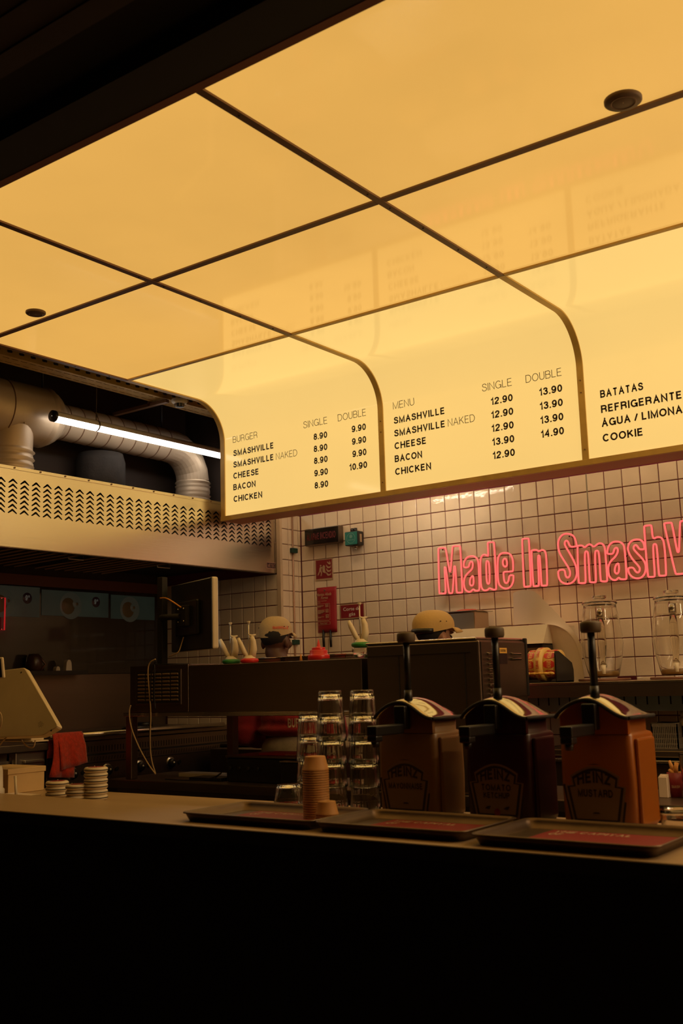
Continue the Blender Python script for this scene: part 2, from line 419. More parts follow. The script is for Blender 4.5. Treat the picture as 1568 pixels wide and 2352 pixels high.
def stroke_geo(s, wt, gap=.13):
    key = (s, wt)
    if key in _sc: return _sc[key]
    V, Fc, x = [], [], 0.0; h = wt / 2
    for ch in s:
        if ch == ' ': x += .30; continue
        wd, st = GL[ch]
        for P in st:
            Q = [(x + h + p[0], h + p[1] * (1 - wt)) for p in P]; closed = (abs(Q[0][0] - Q[-1][0]) + abs(Q[0][1] - Q[-1][1]) < 1e-6)
            if closed: Q = Q[:-1]
            n = len(Q); b0 = len(V)
            for i in range(n):
                a = Q[i - 1] if (i > 0 or closed) else None; c = Q[(i + 1) % n] if (i < n - 1 or closed) else None
                ds = []
                if a: d = Vector((Q[i][0] - a[0], Q[i][1] - a[1])); ds.append(d.normalized() if d.length > 1e-9 else Vector((1, 0)))
                if c: d = Vector((c[0] - Q[i][0], c[1] - Q[i][1])); ds.append(d.normalized() if d.length > 1e-9 else Vector((1, 0)))
                t = sum(ds, Vector((0, 0)))
                if t.length < .15: t = ds[0]
                t.normalize(); nn = Vector((-t.y, t.x)); cosv = max(.42, abs(nn.dot(Vector((-ds[0].y, ds[0].x)))))
                ext = Vector((0, 0))
                if not closed and i == 0: ext = Vector((0, 0))
                o = nn * (h / cosv); V.append((Q[i][0] + o.x + ext.x, Q[i][1] + o.y)); V.append((Q[i][0] - o.x, Q[i][1] - o.y))
            m = n if closed else n - 1
            for i in range(m):
                j = (i + 1) % n; Fc.append((b0 + 2 * i, b0 + 2 * i + 1, b0 + 2 * j + 1, b0 + 2 * j))
            if not closed:      # square ends on straight strokes reaching cap line or baseline
                for e, q0, q1 in ((0, Q[0], Q[1]), (n - 1, Q[-1], Q[-2])):
                    d = Vector((q0[0] - q1[0], q0[1] - q1[1])).normalized()
                    if abs(d.y) > .9 and (abs(P[e if e else 0][1]) < .02 or abs(P[e][1] - 1) < .02):
                        k = b0 + 2 * e
                        for kk in (k, k + 1): V[kk] = (V[kk][0] + (d.x / abs(d.y)) * h * 0, V[kk][1] + (h if d.y > 0 else -h))
        x += wd + wt + gap
    _sc[key] = (V, Fc); return _sc[key]
def stroke_on(name, s, fmap, m, parent, wt):
    v, f = stroke_geo(s, wt); x0 = min(p[0] for p in v); x1 = max(p[0] for p in v)
    me = bpy.data.meshes.new(name); me.from_pydata([fmap((p[0] - x0) / (x1 - x0), p[1]) for p in v], [], f); me.update()
    return link(name, me, m, parent)


def text_on(name, s, fmap, m, parent, off=0.0, subdiv=0):
    if all(c in GL or c == ' ' for c in s): return stroke_on(name, s, fmap, m, parent, .075 if off < 0 else (.13 if off < .005 else .2))
    """fmap(u 0..1, v in cap heights)->3D"""
    v, f = text_geo(s, off)
    x0 = min(p[0] for p in v); x1 = max(p[0] for p in v); h = caph()
    me = bpy.data.meshes.new(name)
    me.from_pydata([fmap((p[0] - x0) / (x1 - x0), p[1] / h) for p in v], [], f); me.update()
    return link(name, me, m, parent)


def text_plane(name, s, bl, br, upv, m, parent, off=0.0):
    bl, br, upv = Vector(bl), Vector(br), Vector(upv)
    return text_on(name, s, lambda u, v: bl + (br - bl) * u + upv * v, m, parent, off)


def plate(name, m, parent, nx, ny, cell, hole, fmap, back=None):
    """sheet of nx*ny cells, each with a hole cut out; fmap(u,v)->3D"""
    cw, chh = cell
    outer = [Vector((0, 0, 0)), Vector((cw, 0, 0)), Vector((cw, chh, 0)), Vector((0, chh, 0))]
    hl = [Vector((p[0], p[1], 0)) for p in hole]
    tris = tessellate_polygon([outer, hl]); pts = outer + hl
    vs, fs = [], []
    for i in range(nx):
        for j in range(ny):
            b0 = len(vs)
            for p in pts: vs.append(fmap(p.x + i * cw, p.y + j * chh))
            for t in tris: fs.append([b0 + k for k in t])
    me = bpy.data.meshes.new(name); me.from_pydata(vs, [], fs); me.update()
    return link(name, me, m, parent)


def voxel(o, size, smooth_it=4):
    md = o.modifiers.new('r', 'REMESH'); md.mode = 'VOXEL'; md.voxel_size = size; md.use_smooth_shade = True
    sm = o.modifiers.new('s', 'SMOOTH'); sm.iterations = smooth_it; sm.factor = 0.5
    dg = bpy.context.evaluated_depsgraph_get()
    me = bpy.data.meshes.new_from_object(o.evaluated_get(dg))
    mats = list(o.data.materials); o.modifiers.clear(); o.data = me
    if not me.materials:
        for x in mats: me.materials.append(x)
    for p in me.polygons: p.use_smooth = True
    return o


def rect_frame(p_tl, p_tr, p_bl, p_br): pass


# ================================================================== SETTING
XL = -1.95; CX = -0.907; YR = -0.212
TZ = 2.527
fl = box_obj('floor', mat('dark_floor', (0.06, 0.045, 0.035), 0.5, var=0.2), None, -2.2, -8, -0.05, 6, 0.3, 0); setp(fl, kind='structure')
cs = box_obj('ceiling', M['dark'], None, -2.2, -3.6, 3.8, 6, 0.3, 3.9); setp(cs, kind='structure')
wl = box_obj('wall_left', M['dark'], None, XL - 0.1, -8, 0, XL, 0.3, 3.8); setp(wl, kind='structure')
wr = box_obj('wall_right', M['plaster'], None, 5.3, -8, 0, 5.4, 0.3, 3.8); setp(wr, kind='structure')
wb = box_obj('wall_back', M['grout'], None, XL, 0.0, 0, 5.4, 0.15, 3.8); setp(wb, kind='structure')
wf = box_obj('wall_front', M['dark'], None, -2.2, -8.1, 0, 6, -8.0, 3.4); setp(wf, kind='structure')

wu = box_obj('wall_upper_shade', M['dark'], None, XL, -0.006, 2.535, -0.95, -0.0005, 3.8); setp(wu, kind='structure')  # dark sheet put in for the shade over the upper tiles
# tiles: one shared pillow-edged mesh
def tile_mesh(w, h):
    t = 0.006; e = 0.003; a = w / 2; b = h / 2
    vs = [(-a, 0, -b), (a, 0, -b), (a, 0, b), (-a, 0, b), (-a, -t * .6, -b), (a, -t * .6, -b), (a, -t * .6, b), (-a, -t * .6, b),
          (-a + e, -t, -b + e), (a - e, -t, -b + e), (a - e, -t, b - e), (-a + e, -t, b - e)]
    fs = [(0, 1, 5, 4), (1, 2, 6, 5), (2, 3, 7, 6), (3, 0, 4, 7), (4, 5, 9, 8), (5, 6, 10, 9), (6, 7, 11, 10), (7, 4, 8, 11), (8, 9, 10, 11)]
    me = bpy.data.meshes.new('tile'); me.from_pydata(vs, [], fs); me.update(); me.materials.append(M['tile']); return me

TM = tile_mesh(0.0952, 0.0952)
def put_tile(me, parent, x, y, z, rz=0.0):
    o = bpy.data.objects.new('tile', me); COL.objects.link(o); o.parent = parent
    o.location = (x + random.uniform(-.0005, .0005), y, z + random.uniform(-.0005, .0005))
    o.rotation_euler = (random.gauss(0, 0.004), random.gauss(0, 0.003), rz + random.gauss(0, 0.004))
    return o

cells = []
for i in range(-9, 19):
    for k in range(0, 16):
        x = i * 0.1 + 0.05; z = TZ - 0.1 * k - 0.05
        if z < 1.4 and x < 1.3: continue
        if z < 0.95: continue
        cells.append(((Vector((x, 0, z)) - CAM).length, x, z))
cells.sort()
for d, x, z in cells[:298]: put_tile(TM, wb, x, 0.0, z)
bt = B()
for d, x, z in cells[298:]:
    t = bmesh.new(); t.from_mesh(TM); bt.merge(t, Matrix.Translation((x, 0, z)))
for k in range(4):
    for i in range(-9, 12):
        t = bmesh.new(); t.from_mesh(TM); bt.merge(t, Matrix.Translation((i * .1 + .05, 0, 1.377 - .1 * k)))
bt.done('tiles', M['tile'], wb, kind='stuff')
# pale service seam between two tile columns
box_obj('seam_strip', mat('grey_grout_seam', (0.30, 0.25, 0.17), 0.6), wb, 1.0955, -0.0045, 2.1, 1.1045, 0.0, 2.527)

# return wall, side face, corner trim
rw = box_obj('wall_return', M['grout'], None, XL, YR, 0, CX - 0.03, 0.0, 2.53); setp(rw, kind='structure')
for i in range(10):
    for k in range(4, 15):
        put_tile(TM, rw, -0.98 - 0.1 * i, YR, TZ + 0.008 - 0.1 * k - 0.05)
TMn = tile_mesh(0.036, 0.0965)
for k in range(4, 15): put_tile(TMn, rw, -0.98 + 0.052 - 0.005, YR, TZ + 0.008 - 0.1 * k - 0.05)
sw = box_obj('wall_side', M['grout'], None, CX - 0.03, YR + 0.012, 0, CX, 0.0, 2.53); setp(sw, kind='structure')
for y0, y1 in ((YR + 0.012, -0.135), (-0.1335, -0.034), (-0.0325, -0.007)):
    me = tile_mesh(y1 - y0 - 0.003, 0.0965)
    for k in range(0, 15):
        put_tile(me, sw, CX, (y0 + y1) / 2, TZ - 0.1 * k - 0.05, PI / 2)
tr = box_obj('trim_1', M['plaster'], None, CX - 0.026, YR - 0.008, 0.9, CX + 0.006, YR + 0.014, 2.53, bev=0.002); setp(tr, kind='structure')

# left wall: backsplash, strip, glossy panel
st = box_obj('trim_2', mat('brown_wall_strip', (0.16, 0.06, 0.035), 0.5), None, XL, -3.6, 2.075, XL + 0.012, YR - 0.002, 2.14); setp(st, kind='structure')
gw = box_obj('wall_panel', M['glass_wall'], None, XL, -3.6, 1.54, XL + 0.01, YR - 0.004, 2.072)
setp(gw, 'dark glossy wall panel behind the cooking range under the hood', 'wall panel')
bs = box_obj('backsplash', M['steel_dark'], None, XL + .0005, -2.36, 1.0, XL + 0.012, YR - 0.004, 1.538, bev=0.002)
setp(bs, 'dull steel backsplash sheet on the wall below the dark glossy panel', 'backsplash')

# ================================================================== LIGHTBOX CANOPY
CZ = 3.114; FY = -0.778; RC = 0.230; YC = FY - RC; YJ1, YJ2, YJ3 = -1.542, -2.445, -3.348; BZ = 2.409
MX = [-0.868, 0.286, 1.432, 3.0, 4.0, 4.871]
can = thing('lightbox_canopy', 'glowing cream lightbox ceiling that curves down into the burger menu board', 'menu board', (1.0, -1.5, CZ))
prof = [(YJ1, CZ), (YJ1 + .01, CZ), (YC - .05, CZ), (YC - .02, CZ), (YC, CZ)]
for k in range(1, 25):
    a = k / 24 * PI / 2; e = 1.0
    prof.append((YC + RC * math.sin(a) ** e, CZ - RC + RC * math.cos(a) ** e))
prof[-1] = (FY, CZ - RC)
prof += [(FY, CZ - RC - .02), (FY, CZ - RC - .05), (FY, BZ + .02), (FY, BZ + .01)]
def face_y(z):
    return FY if z < CZ - RC else YC + math.sqrt(max(0, RC ** 2 - (z - CZ + RC) ** 2))
NRM = []
for i, p in enumerate(prof):
    a = prof[max(0, i - 1)]; b = prof[min(len(prof) - 1, i + 1)]
    d = Vector((b[0] - a[0], b[1] - a[1])).normalized(); NRM.append(Vector((d.y, -d.x)) if True else None)
# inward (towards the room) normals: room side is -z on the flat part and -y on the face
def sweep(b, x0, x1, o0, o1, pr=prof, nr=None):
    nr = NRM if nr is None else nr
    def col(x, o): return [Vector((x, y + n.x * o, z + n.y * o)) for (y, z), n in zip(pr, nr)]
    P = [col(x0, o0), col(x1, o0), col(x1, o1), col(x0, o1)]
    for k in range(4):     # four separate strips keep the side edges crisp
        a, c = P[k], P[(k + 1) % 4]
        va = [b.bm.verts.new(q) for q in a]; vc = [b.bm.verts.new(q) for q in c]
        for i in range(len(a) - 1):
            f = b.bm.faces.new((va[i], va[i + 1], vc[i + 1], vc[i])); f.smooth = k in (0, 2)
# NRM sign check: first normal should point to -z
if NRM[0].y > 0: NRM = [-n for n in NRM]
panels = []
for i in range(5):
    b = B(); sweep(b, MX[i] + 0.001, MX[i + 1] - 0.001, -0.006, 0.0)
    o = b.done('menu_panel', M['panel_menu'], can); panels.append(o)
    for y0, y1 in ((YJ2 + .001, YJ1 - .001), (YJ3, YJ2 - .001)):
        box_obj('light_panel', M['panel_ceiling'], can, MX[i] + 0.001, y0, CZ, MX[i + 1] - 0.001, y1, CZ + 0.006)
for i, x in enumerate(MX):
    b = B(); sweep(b, x - 0.016, x + 0.016, 0.0005, 0.008)
    fr = b.done('frame_rib', M['brass'], can)
    if i in (1, 2):
        s_ = B()
        for (y, z) in ((FY, 2.76), (FY, 2.485), (FY, 2.82)):
            s_.cyl((x, y - 0.0075, z), (x, y - 0.0105, z), 0.0035, seg=8)
        s_.done('screw', M['brass_dark'], fr)
    b = B(); b.box(x - 0.0135, YJ3, CZ - 0.008, x + 0.0135, YJ1, CZ - 0.0005)
    fr = b.done('frame_rib', M['brass_dark'], can)
    s_ = B()
    for y in (-1.67, -1.9, -2.16, -2.38, -2.52, -2.83, -3.18):
        s_.cyl((x, y, CZ - 0.0075), (x, y, CZ - 0.0105), 0.0035, seg=8)
    s_.done('screw', M['black'], fr)
for y, wd, mm in ((YJ1, 0.012, M['brass']), (YJ2, 0.015, M['brass_dark'])):
    for i in range(5):
        box_obj('frame_rail', mm, can, MX[i] + 0.016, y - wd, CZ - 0.007, MX[i + 1] - 0.016, y + wd, CZ - 0.0005)
# bottom frame of the menu board with mitred look, underside and left side cheek
b = B(); b.box(MX[0] - .018, FY - .010, BZ, 4.89, FY + .010, BZ + .028, bev=0.001); b.done('bottom_frame', M['brass'], can)
b = B(); b.box(MX[0] - .014, FY + .0105, BZ, 4.89, -0.606, BZ + .010); b.done('underside', M['soffit'], can)
cheek = [(y, z) for (y, z) in prof] + [(-0.61, BZ + .01), (-0.61, CZ + 0.05), (YJ3, CZ + 0.05), (YJ3, CZ)]
b = B(); b.prism(cheek, lambda u, v: Vector((MX[0] - .019, u, v)), lambda u, v: Vector((MX[0] - .0145, u, v)))
b.done('side_cheek', M['brass'], can)
box_obj('light_block_sheet', M['black_matte'], can, MX[0] - .014, YJ3, CZ + 0.05, 4.89, -0.606, CZ + 0.06)  # unseen dark sheet added to block light from above
box_obj('back_sheet', M['cream'], can, MX[0] - .014, -0.612, BZ + .011, 4.89, -0.606, CZ + 0.049)

# menu lettering
YF = FY - .0012
def menu_line(par, s, l, r, off, scale, ox, oy, m, ch=0.0):
    p0 = at(ox + l[0] / scale, oy + l[1] / scale, 1, YF); p1 = at(ox + r[0] / scale, oy + r[1] / scale, 1, YF)
    z = (p0.z + p1.z) / 2; p0.z = z; p1.z = z; p0.y = p1.y = YF
    text_on('menu_text', s, lambda u, v: Vector((p0.x + (p1.x - p0.x) * u, face_y(z + ch * v) - .0012, z + ch * v)), m, par, off)
A1 = (3.0154, 480, 780); A2 = (2.2147, 860, 780)
I_, T_ = M['ink'], M['ink_thin']; HB = 0.0368
BO, TO = 0.017, -0.012   # heavier and lighter strokes
for s, l, r, bold in [
    ('BURGER', (165, 712), (335, 685), 0), ('SMASHVILLE', (168, 805), (445, 757), 1), ('SMASHVILLE', (168, 885), (445, 838), 1), ('NAKED', (463, 830), (610, 808), 0),
    ('CHEESE', (168, 965), (342, 935), 1), ('BACON', (168, 1045), (322, 1018), 1), ('CHICKEN', (170, 1125), (368, 1095), 1), ('SINGLE', (653, 612), (818, 585), 0),
    ('8.90', (724, 695), (818, 680), 1), ('8.90', (725, 780), (819, 764), 1), ('8.90', (727, 862), (821, 848), 1), ('9.90', (729, 948), (823, 934), 1), ('8.90', (731, 1034), (825, 1018), 1),
    ('DOUBLE', (892, 563), (1086, 530), 0), ('9.90', (988, 643), (1086, 625), 1), ('9.90', (990, 730), (1088, 712), 1), ('9.90', (993, 815), (1090, 800), 1), ('10.90', (972, 908), (1095, 887), 1)]:
    menu_line(panels[0], s, l, r, BO if bold else TO, *A1, I_ if bold else T_, HB if bold else 0.039)
for s, l, r, bold in [
    ('MENU', (94, 353), (202, 335), 0), ('SMASHVILLE', (98, 427), (355, 381), 1), ('SMASHVILLE', (100, 493), (357, 447), 1), ('NAKED', (373, 442), (510, 417), 0),
    ('CHEESE', (102, 558), (261, 531), 1), ('BACON', (103, 624), (242, 601), 1), ('CHICKEN', (105, 690), (288, 660), 1), ('SINGLE', (547, 263), (698, 236), 0),
    ('12.90', (592, 332), (703, 313), 1), ('12.90', (594, 401), (706, 382), 1), ('12.90', (596, 470), (708, 451), 1), ('13.90', (599, 540), (711, 521), 1), ('12.90', (602, 609), (714, 590), 1),
    ('DOUBLE', (769, 217), (951, 187), 0), ('13.90', (838, 284), (955, 266), 1), ('13.90', (841, 356), (958, 338), 1), ('13.90', (844, 428), (961, 410), 1), ('14.90', (847, 499), (964, 482), 1)]:
    menu_line(panels[1], s, l, r, BO if bold else TO, *A2, I_ if bold else T_, HB if bold else 0.039)
for s, l, r in [('BATATAS', (1148, 296), (1367, 257)), ('REFRIGERANTE', (1152, 372), (1561, 302)), ('ÁGUA / LIMONADA', (1155, 444), (1650, 360)), ('COOKIE', (1161, 521), (1363, 488))]:
    menu_line(panels[2], s, l, r, BO, *A2, I_, HB)

# discs in the ceiling panels
for (x, y, r, lab) in ((1430, 228, 0.055, 'round grey cover in the glowing ceiling near its right edge'), (82, 716, 0.044, 'small round grey cover in the glowing ceiling at its far left')):
    p = at(x, y, 2, CZ); b = B(); b.lathe((p.x, p.y, CZ), [(0.001, -0.012), (r * .9, -0.012), (r, -0.008), (r, -0.0005)], 28)
    o = b.done('ceiling_cover', mat('grey_brown_cover', (0.16, 0.095, 0.05), 0.6), None); setp(o, lab, 'ceiling cover')
    b = B(); b.lathe((p.x, p.y, CZ), [(r * .6, -0.0125), (r * .62, -0.0135), (r * .68, -0.0135), (r * .7, -0.0125)], 28); b.done('ring', M['brass_dark'], o)

# dark front bulkhead
o = box_obj('trim_3', mat('red_brown_edge', (0.26, 0.09, 0.045), 0.6), None, -2.0, -3.381, CZ - 0.010, 6, -3.351, CZ + 0.10); setp(o, kind='structure')
o = box_obj('bulkhead', M['black_matte'], None, -2.0, -3.535, CZ - 0.009, 6, -3.383, 3.8); setp(o, kind='structure')
o = box_obj('bulkhead', M['black_matte'], None, -2.0, -3.73, CZ + 0.045, 6, -3.537, 3.8); setp(o, kind='structure')
for i, (y0, y1) in enumerate(((-3.80, -3.732), (-3.89, -3.803), (-8.0, -3.893))):
    o = box_obj('ceiling_dining', M['bulkhead'], None, -2.2, y0, CZ - 0.005 + 0.004 * i, 6, y1, 3.8); setp(o, kind='structure')

# ================================================================== HOOD
XH = -0.94
hood = thing('extractor_hood', 'long stainless extractor hood punched with rows of chevrons', 'extractor hood', (-1.4, -1.8, 2.14))
HY0, HY1 = -3.4, YR - 0.004
def hz(z): return z
# pattern area columns spacing measured from the photograph
yl = at(1060 * 0 + 231 / 7.84, 1060 + 545 / 7.84, 0, XH).y; yr2 = at(460 + 1227 / 7.84, 1130 + 700 / 7.84, 0, XH).y
NC = 28
pitchY = (yr2 - yl) / (NC + 0.0)
zt = at(460 + 130 / 7.84, 1130 + 330 / 7.84, 0, XH).z; zb2 = at(460 + 130 / 7.84, 1130 + 835 / 7.84, 0, XH).z
pitchZ = (zt - zb2) / 6.75
yA = yr2 + pitchY / 2; ncol = 44; nrow = 7; yS = yA - ncol * pitchY; zA = zt + pitchZ * 0.12; zS = zA - nrow * pitchZ
cw, chh = pitchY, pitchZ
def chev():
    hw = cw * 0.345; t = chh * 0.42; rise = chh * 0.56; cx = cw / 2; base = chh * 0.15
    L = [(cx - hw, base), (cx, base + rise), (cx + hw, base)]
    out = [(cx - hw - t * .25, base + t * .1), (cx - t * .35, base + rise + t * .55), (cx + t * .35, base + rise + t * .55), (cx + hw + t * .25, base + t * .1),
           (cx + hw + t * .2, base - t * .25), (cx + hw - t * .25, base - t * .3), (cx, base + rise - t * .45), (cx - hw + t * .25, base - t * .3), (cx - hw - t * .2, base - t * .25)]
    return out
plate('perforated_front', M['steel_hood'], hood, ncol, nrow, (cw, chh), chev(), lambda u, v: Vector((XH, yS + u, zS + v)))
b = B()
b.box(XH - 0.002, yA, 2.14, XH, HY1, 2.525); b.box(XH - 0.002, HY0, 2.14, XH, yS, 2.525)
b.box(XH - 0.002, yS, 2.14, XH, yA, zS); b.box(XH - 0.002, yS, zA, XH, yA, 2.525)
b.done('front_sheet', M['steel_hood'], hood)
b = B(); b.box(XH - 0.02, HY0, 2.525, XH + 0.004, HY1, 2.54); o = b.done('top_flange', M['steel_hood'], hood)
s_ = B()
for i in range(20):
    y = -0.35 - i * 0.155
    s_.cyl((XH + 0.003, y, 2.533), (XH + 0.008, y, 2.533), 0.0045, seg=8)
s_.done('rivet', M['brass_dark'], o)
box_obj('end_edge', M['steel'], hood, XH - 0.001, HY1 - 0.012, 2.14, XH + 0.005, HY1, 2.525)
box_obj('inner_lining', M['black_matte'], hood, XH - 0.05, HY0, 2.16, XH - 0.045, HY1, 2.52)
box_obj('top_sheet', M['steel_dark'], hood, XL + 0.02, HY0, 2.53, XH - 0.02, HY1, 2.536)
box_obj('bottom_lip', M['steel_dark'], hood, XH - 0.04, HY0, 2.136, XH - 0.001, HY1, 2.142)
# grease filters: sloping rack of slats, each a part
for i in range(30):
    if i % 9 == 8: continue
    y = -0.95 - i * 0.072
    b = B(); b.box(-0.35, -0.009, -0.004, 0.35, 0.009, 0.004, mtx=Matrix.Translation((-1.40, y, 2.168)) @ Matrix.Rotation(-0.02, 4, 'Y') @ Matrix.Rotation(0.5, 4, 'X'))
    b.done('filter_slat', M['slat'], hood)
box_obj('filter_back', M['black_matte'], hood, XL + 0.02, HY0, 2.20, XH - 0.06, HY1, 2.21)
for y in (-1.0, -1.65, -2.3):
    b = B(); b.tube([(-1.15, y - .05, 2.165), (-1.15, y - .05, 2.14), (-1.15, y + .05, 2.14), (-1.15, y + .05, 2.165)], 0.004, 6); b.done('filter_handle', M['steel'], hood)
# maker's plate
pl = [at(460 + 1192 / 7.84, 1130 + 1280 / 7.84, 0, XH + .002), at(460 + 1357 / 7.84, 1130 + 1368 / 7.84, 0, XH + .002)]
zc = (pl[0].z + pl[1].z) / 2; y0, y1 = pl[0].y, pl[1].y
o = box_obj('maker_plate', mat('pinkish_plate', (0.45, 0.25, 0.2), 0.5), hood, XH, y0, zc - 0.020, XH + 0.002, y1, zc + 0.020)
o2 = box_obj('plate_field', M['ink'], o, XH + 0.002, y0 + .004, zc - 0.016, XH + 0.0025, y1 - .004, zc + 0.016)
text_plane('plate_text', 'METEC', (XH + 0.003, y0 + .01, zc - .011), (XH + 0.003, y1 - .01, zc - .011), (0, 0, .022), mat('plate_print', (0.4, 0.22, 0.18), 0.5), o, 0.02)

# ================================================================== DUCTWORK, TUBE LIGHTS, CABLE TRAY
DX = -1.70; DZ = 3.06
du = thing('ventilation_duct', 'beige round metal ventilation duct running above the extractor hood', 'duct', (DX, -1.3, DZ))
b = B(); b.tube([(DX, -1.44, DZ), (DX, -0.42, DZ)], 0.11, 32, caps=False); b.done('pipe', M['duct'], du)
for i in range(9):
    y = -1.33 + i * 0.105
    b = B(); b.lathe((DX, y, DZ), [(0.110, -0.004), (0.1135, -0.001), (0.1135, 0.001), (0.110, 0.004)], 32, axis='y'); b.done('seam_ring', M['brass_dark'], du)
path = [Vector((DX, -0.44, DZ))]; rs = [0.11]
for k in range(0, 6):
    a = k / 5 * PI / 2; path.append(Vector((DX, -0.41 + 0.22 * math.sin(a), DZ - 0.22 + 0.22 * math.cos(a)))); rs.append(0.112)
b = B(); b.tube(path, rs, 28, caps=False); b.done('elbow', M['duct'], du, smooth=False)
for p in (du,):
    for me in [c.data for c in bpy.data.objects if c.parent == du and c.name.startswith('elbow')]:
        for f in me.polygons: f.use_smooth = False
pr = []
h = DZ - 0.22
for k in range(26):
    pr.append((0.115 + 0.006 * (k % 2) + 0.004 * math.sin(k * 2.3), -k * 0.0115))
b = B(); b.lathe((DX, -0.19, h), pr, 28); o = b.done('flexible_hose', M['duct'], du)
b = B(); b.lathe((DX, -2.4, DZ), [(0.172, -0.6), (0.175, 0), (0.175, 0.92)], 36, axis='y'); b.done('pipe', M['duct'], du)
for y in (-2.65, -2.35, -2.04, -1.94, -1.78):
    b = B(); b.lathe((DX, y, DZ), [(0.1755, -0.004), (0.179, -0.001), (0.179, 0.001), (0.1755, 0.004)], 36, axis='y'); b.done('seam_ring', M['brass_dark'], du)
b = B(); b.lathe((DX, -1.48, DZ), [(0.175, -0.02), (0.183, 0), (0.183, 0.012), (0.175, 0.02), (0.165, 0.05), (0.150, 0.055), (0.150, 0.075), (0.122, 0.10), (0.113, 0.12)], 36, axis='y'); b.done('reducer', M['duct'], du)
pr = [(0.145, 0.12), (0.140, 0.0), (0.138, -0.10)]
for k in range(22): pr.append((0.138 + 0.008 * (k % 2) + 0.006 * math.sin(k * 1.7), -0.11 - k * 0.011))
pr.append((0.13, -0.37))
b = B(); b.lathe((DX, -1.70, DZ - 0.13), pr, 28); b.done('branch_hose', M['duct'], du)
rvm = None
for a in range(0, 360, 45):
    if rvm is None:
        s_ = B(); s_.ell((0, 0, 0), 0.006, seg=8, rings=6); ro_ = s_.done('rivet', M['duct'], du); rvm = ro_.data
    else: ro_ = link('rivet', rvm, None, du)
    ro_.location = (DX + .15 * math.cos(math.radians(a)), -1.70 + .15 * math.sin(math.radians(a)), DZ - 0.10)
b = B(); b.lathe((-1.77, -0.95, 2.54), [(0.155, 0), (0.155, 0.33), (0.14, 0.385)], 28, caps=True)
o = b.done('flue', mat('sooty_flue', (0.025, 0.018, 0.014), 0.85, var=0.3, vscale=20, bump=0.5, bscale=60), None); setp(o, 'dark sooty round flue standing on the hood behind the beige duct', 'flue')
for i, (px_, py_) in enumerate(((98, 856), (371, 945))):
    p = at(px_, py_, 0, DX)
    b = B(); b.cyl((DX, p.y, DZ + (0.178 if i == 0 else 0.112)), (DX, p.y, 3.8), 0.006, seg=8)
    o = b.done('hanger_rod', M['black'], du)

# white tube lamps
def tube_lamp(y0, y1, label, x=-1.452, z=3.006, tm='tube', ztop=3.8, fr=(.21, .74), r=.032):
    t = thing('tube_lamp', label, 'lamp', (x, (y0 + y1) / 2, z))
    def arc(a0, a1, n, r): return [(x + r * math.cos(math.radians(a0 + (a1 - a0) * k / n)), z + r * math.sin(math.radians(a0 + (a1 - a0) * k / n))) for k in range(n + 1)]
    for nm, a0, a1, rr_, mm in (('diffuser', 187, 353, r, M[tm]), ('housing', -9, 189, r + .0005, M['lamp_housing'])):
        b = B(); pr = arc(a0, a1, 12, rr_); b.strip([(u, y0, v) for u, v in pr], [(u, y1, v) for u, v in pr]); b.done(nm, mm, t)
    b = B(); b.lathe((x, y0 - 0.012, z), [(0.001, 0), (r + .001, 0), (r + .002, 0.02)], 20, axis='y')
    b.lathe((x, y1 + 0.012, z), [(0.001, 0), (r + .001, 0), (r + .002, -0.02)], 20, axis='y'); b.done('end_cap', M['black'], t)
    for k in range(2):
        yy = y0 + (y1 - y0) * fr[k]
        b = B(); b.cyl((x, yy, z + 0.03), (x, yy, ztop), 0.0012, seg=6)
        b.lathe((x, yy, z), [(r + .0015, -0.006), (r + .0015, 0.006)], 16, axis='y'); b.cyl((x, yy, z + .028), (x, yy, z + 0.07), 0.005, seg=8)
        b.done('hanging_clip', M['steel_dark'], t)
    return t
tube_lamp(-1.575, -0.07, 'bright white tube lamp hanging over the extractor hood', fr=(.21, .97))
tube_lamp(-3.75, -2.85, 'white tube lamp hanging outside the frame to the left', tm='tube_left', fr=(.55, .85))
t_ = tube_lamp(-.62, -.02, 'thin short tube lamp hidden low behind the menu board', x=.22, z=2.575, tm='tube_low', fr=(.2, .8), r=.014); t_.location.y = -0.32; t_.rotation_euler = (0, 0, PI / 2)
for x_, lab_ in ((-.15, 'tube lamp hidden behind the left end of the menu board'), (1.45, 'tube lamp hidden behind the middle of the menu board'), (3.05, 'tube lamp hidden behind the menu board outside the right edge')):
    t_ = tube_lamp(-1.15, 0.25, lab_, x=x_, z=2.86, tm='tube_wall', fr=(.2, .8)); t_.location.y = -0.40; t_.rotation_euler = (0, 0, PI / 2)
for x_, lab_ in ((3.0, 'added fill tube lamp outside the right edge, nearest the picture'), (3.9, 'added fill tube lamp outside the right edge, middle of three'), (4.8, 'added fill tube lamp outside the right edge, farthest from the picture')):
    tube_lamp(-2.3, -1.0, lab_, x=x_, z=2.9, tm='tube_fill', ztop=CZ - .003)  # unseen tubes, added to brighten the tiled wall

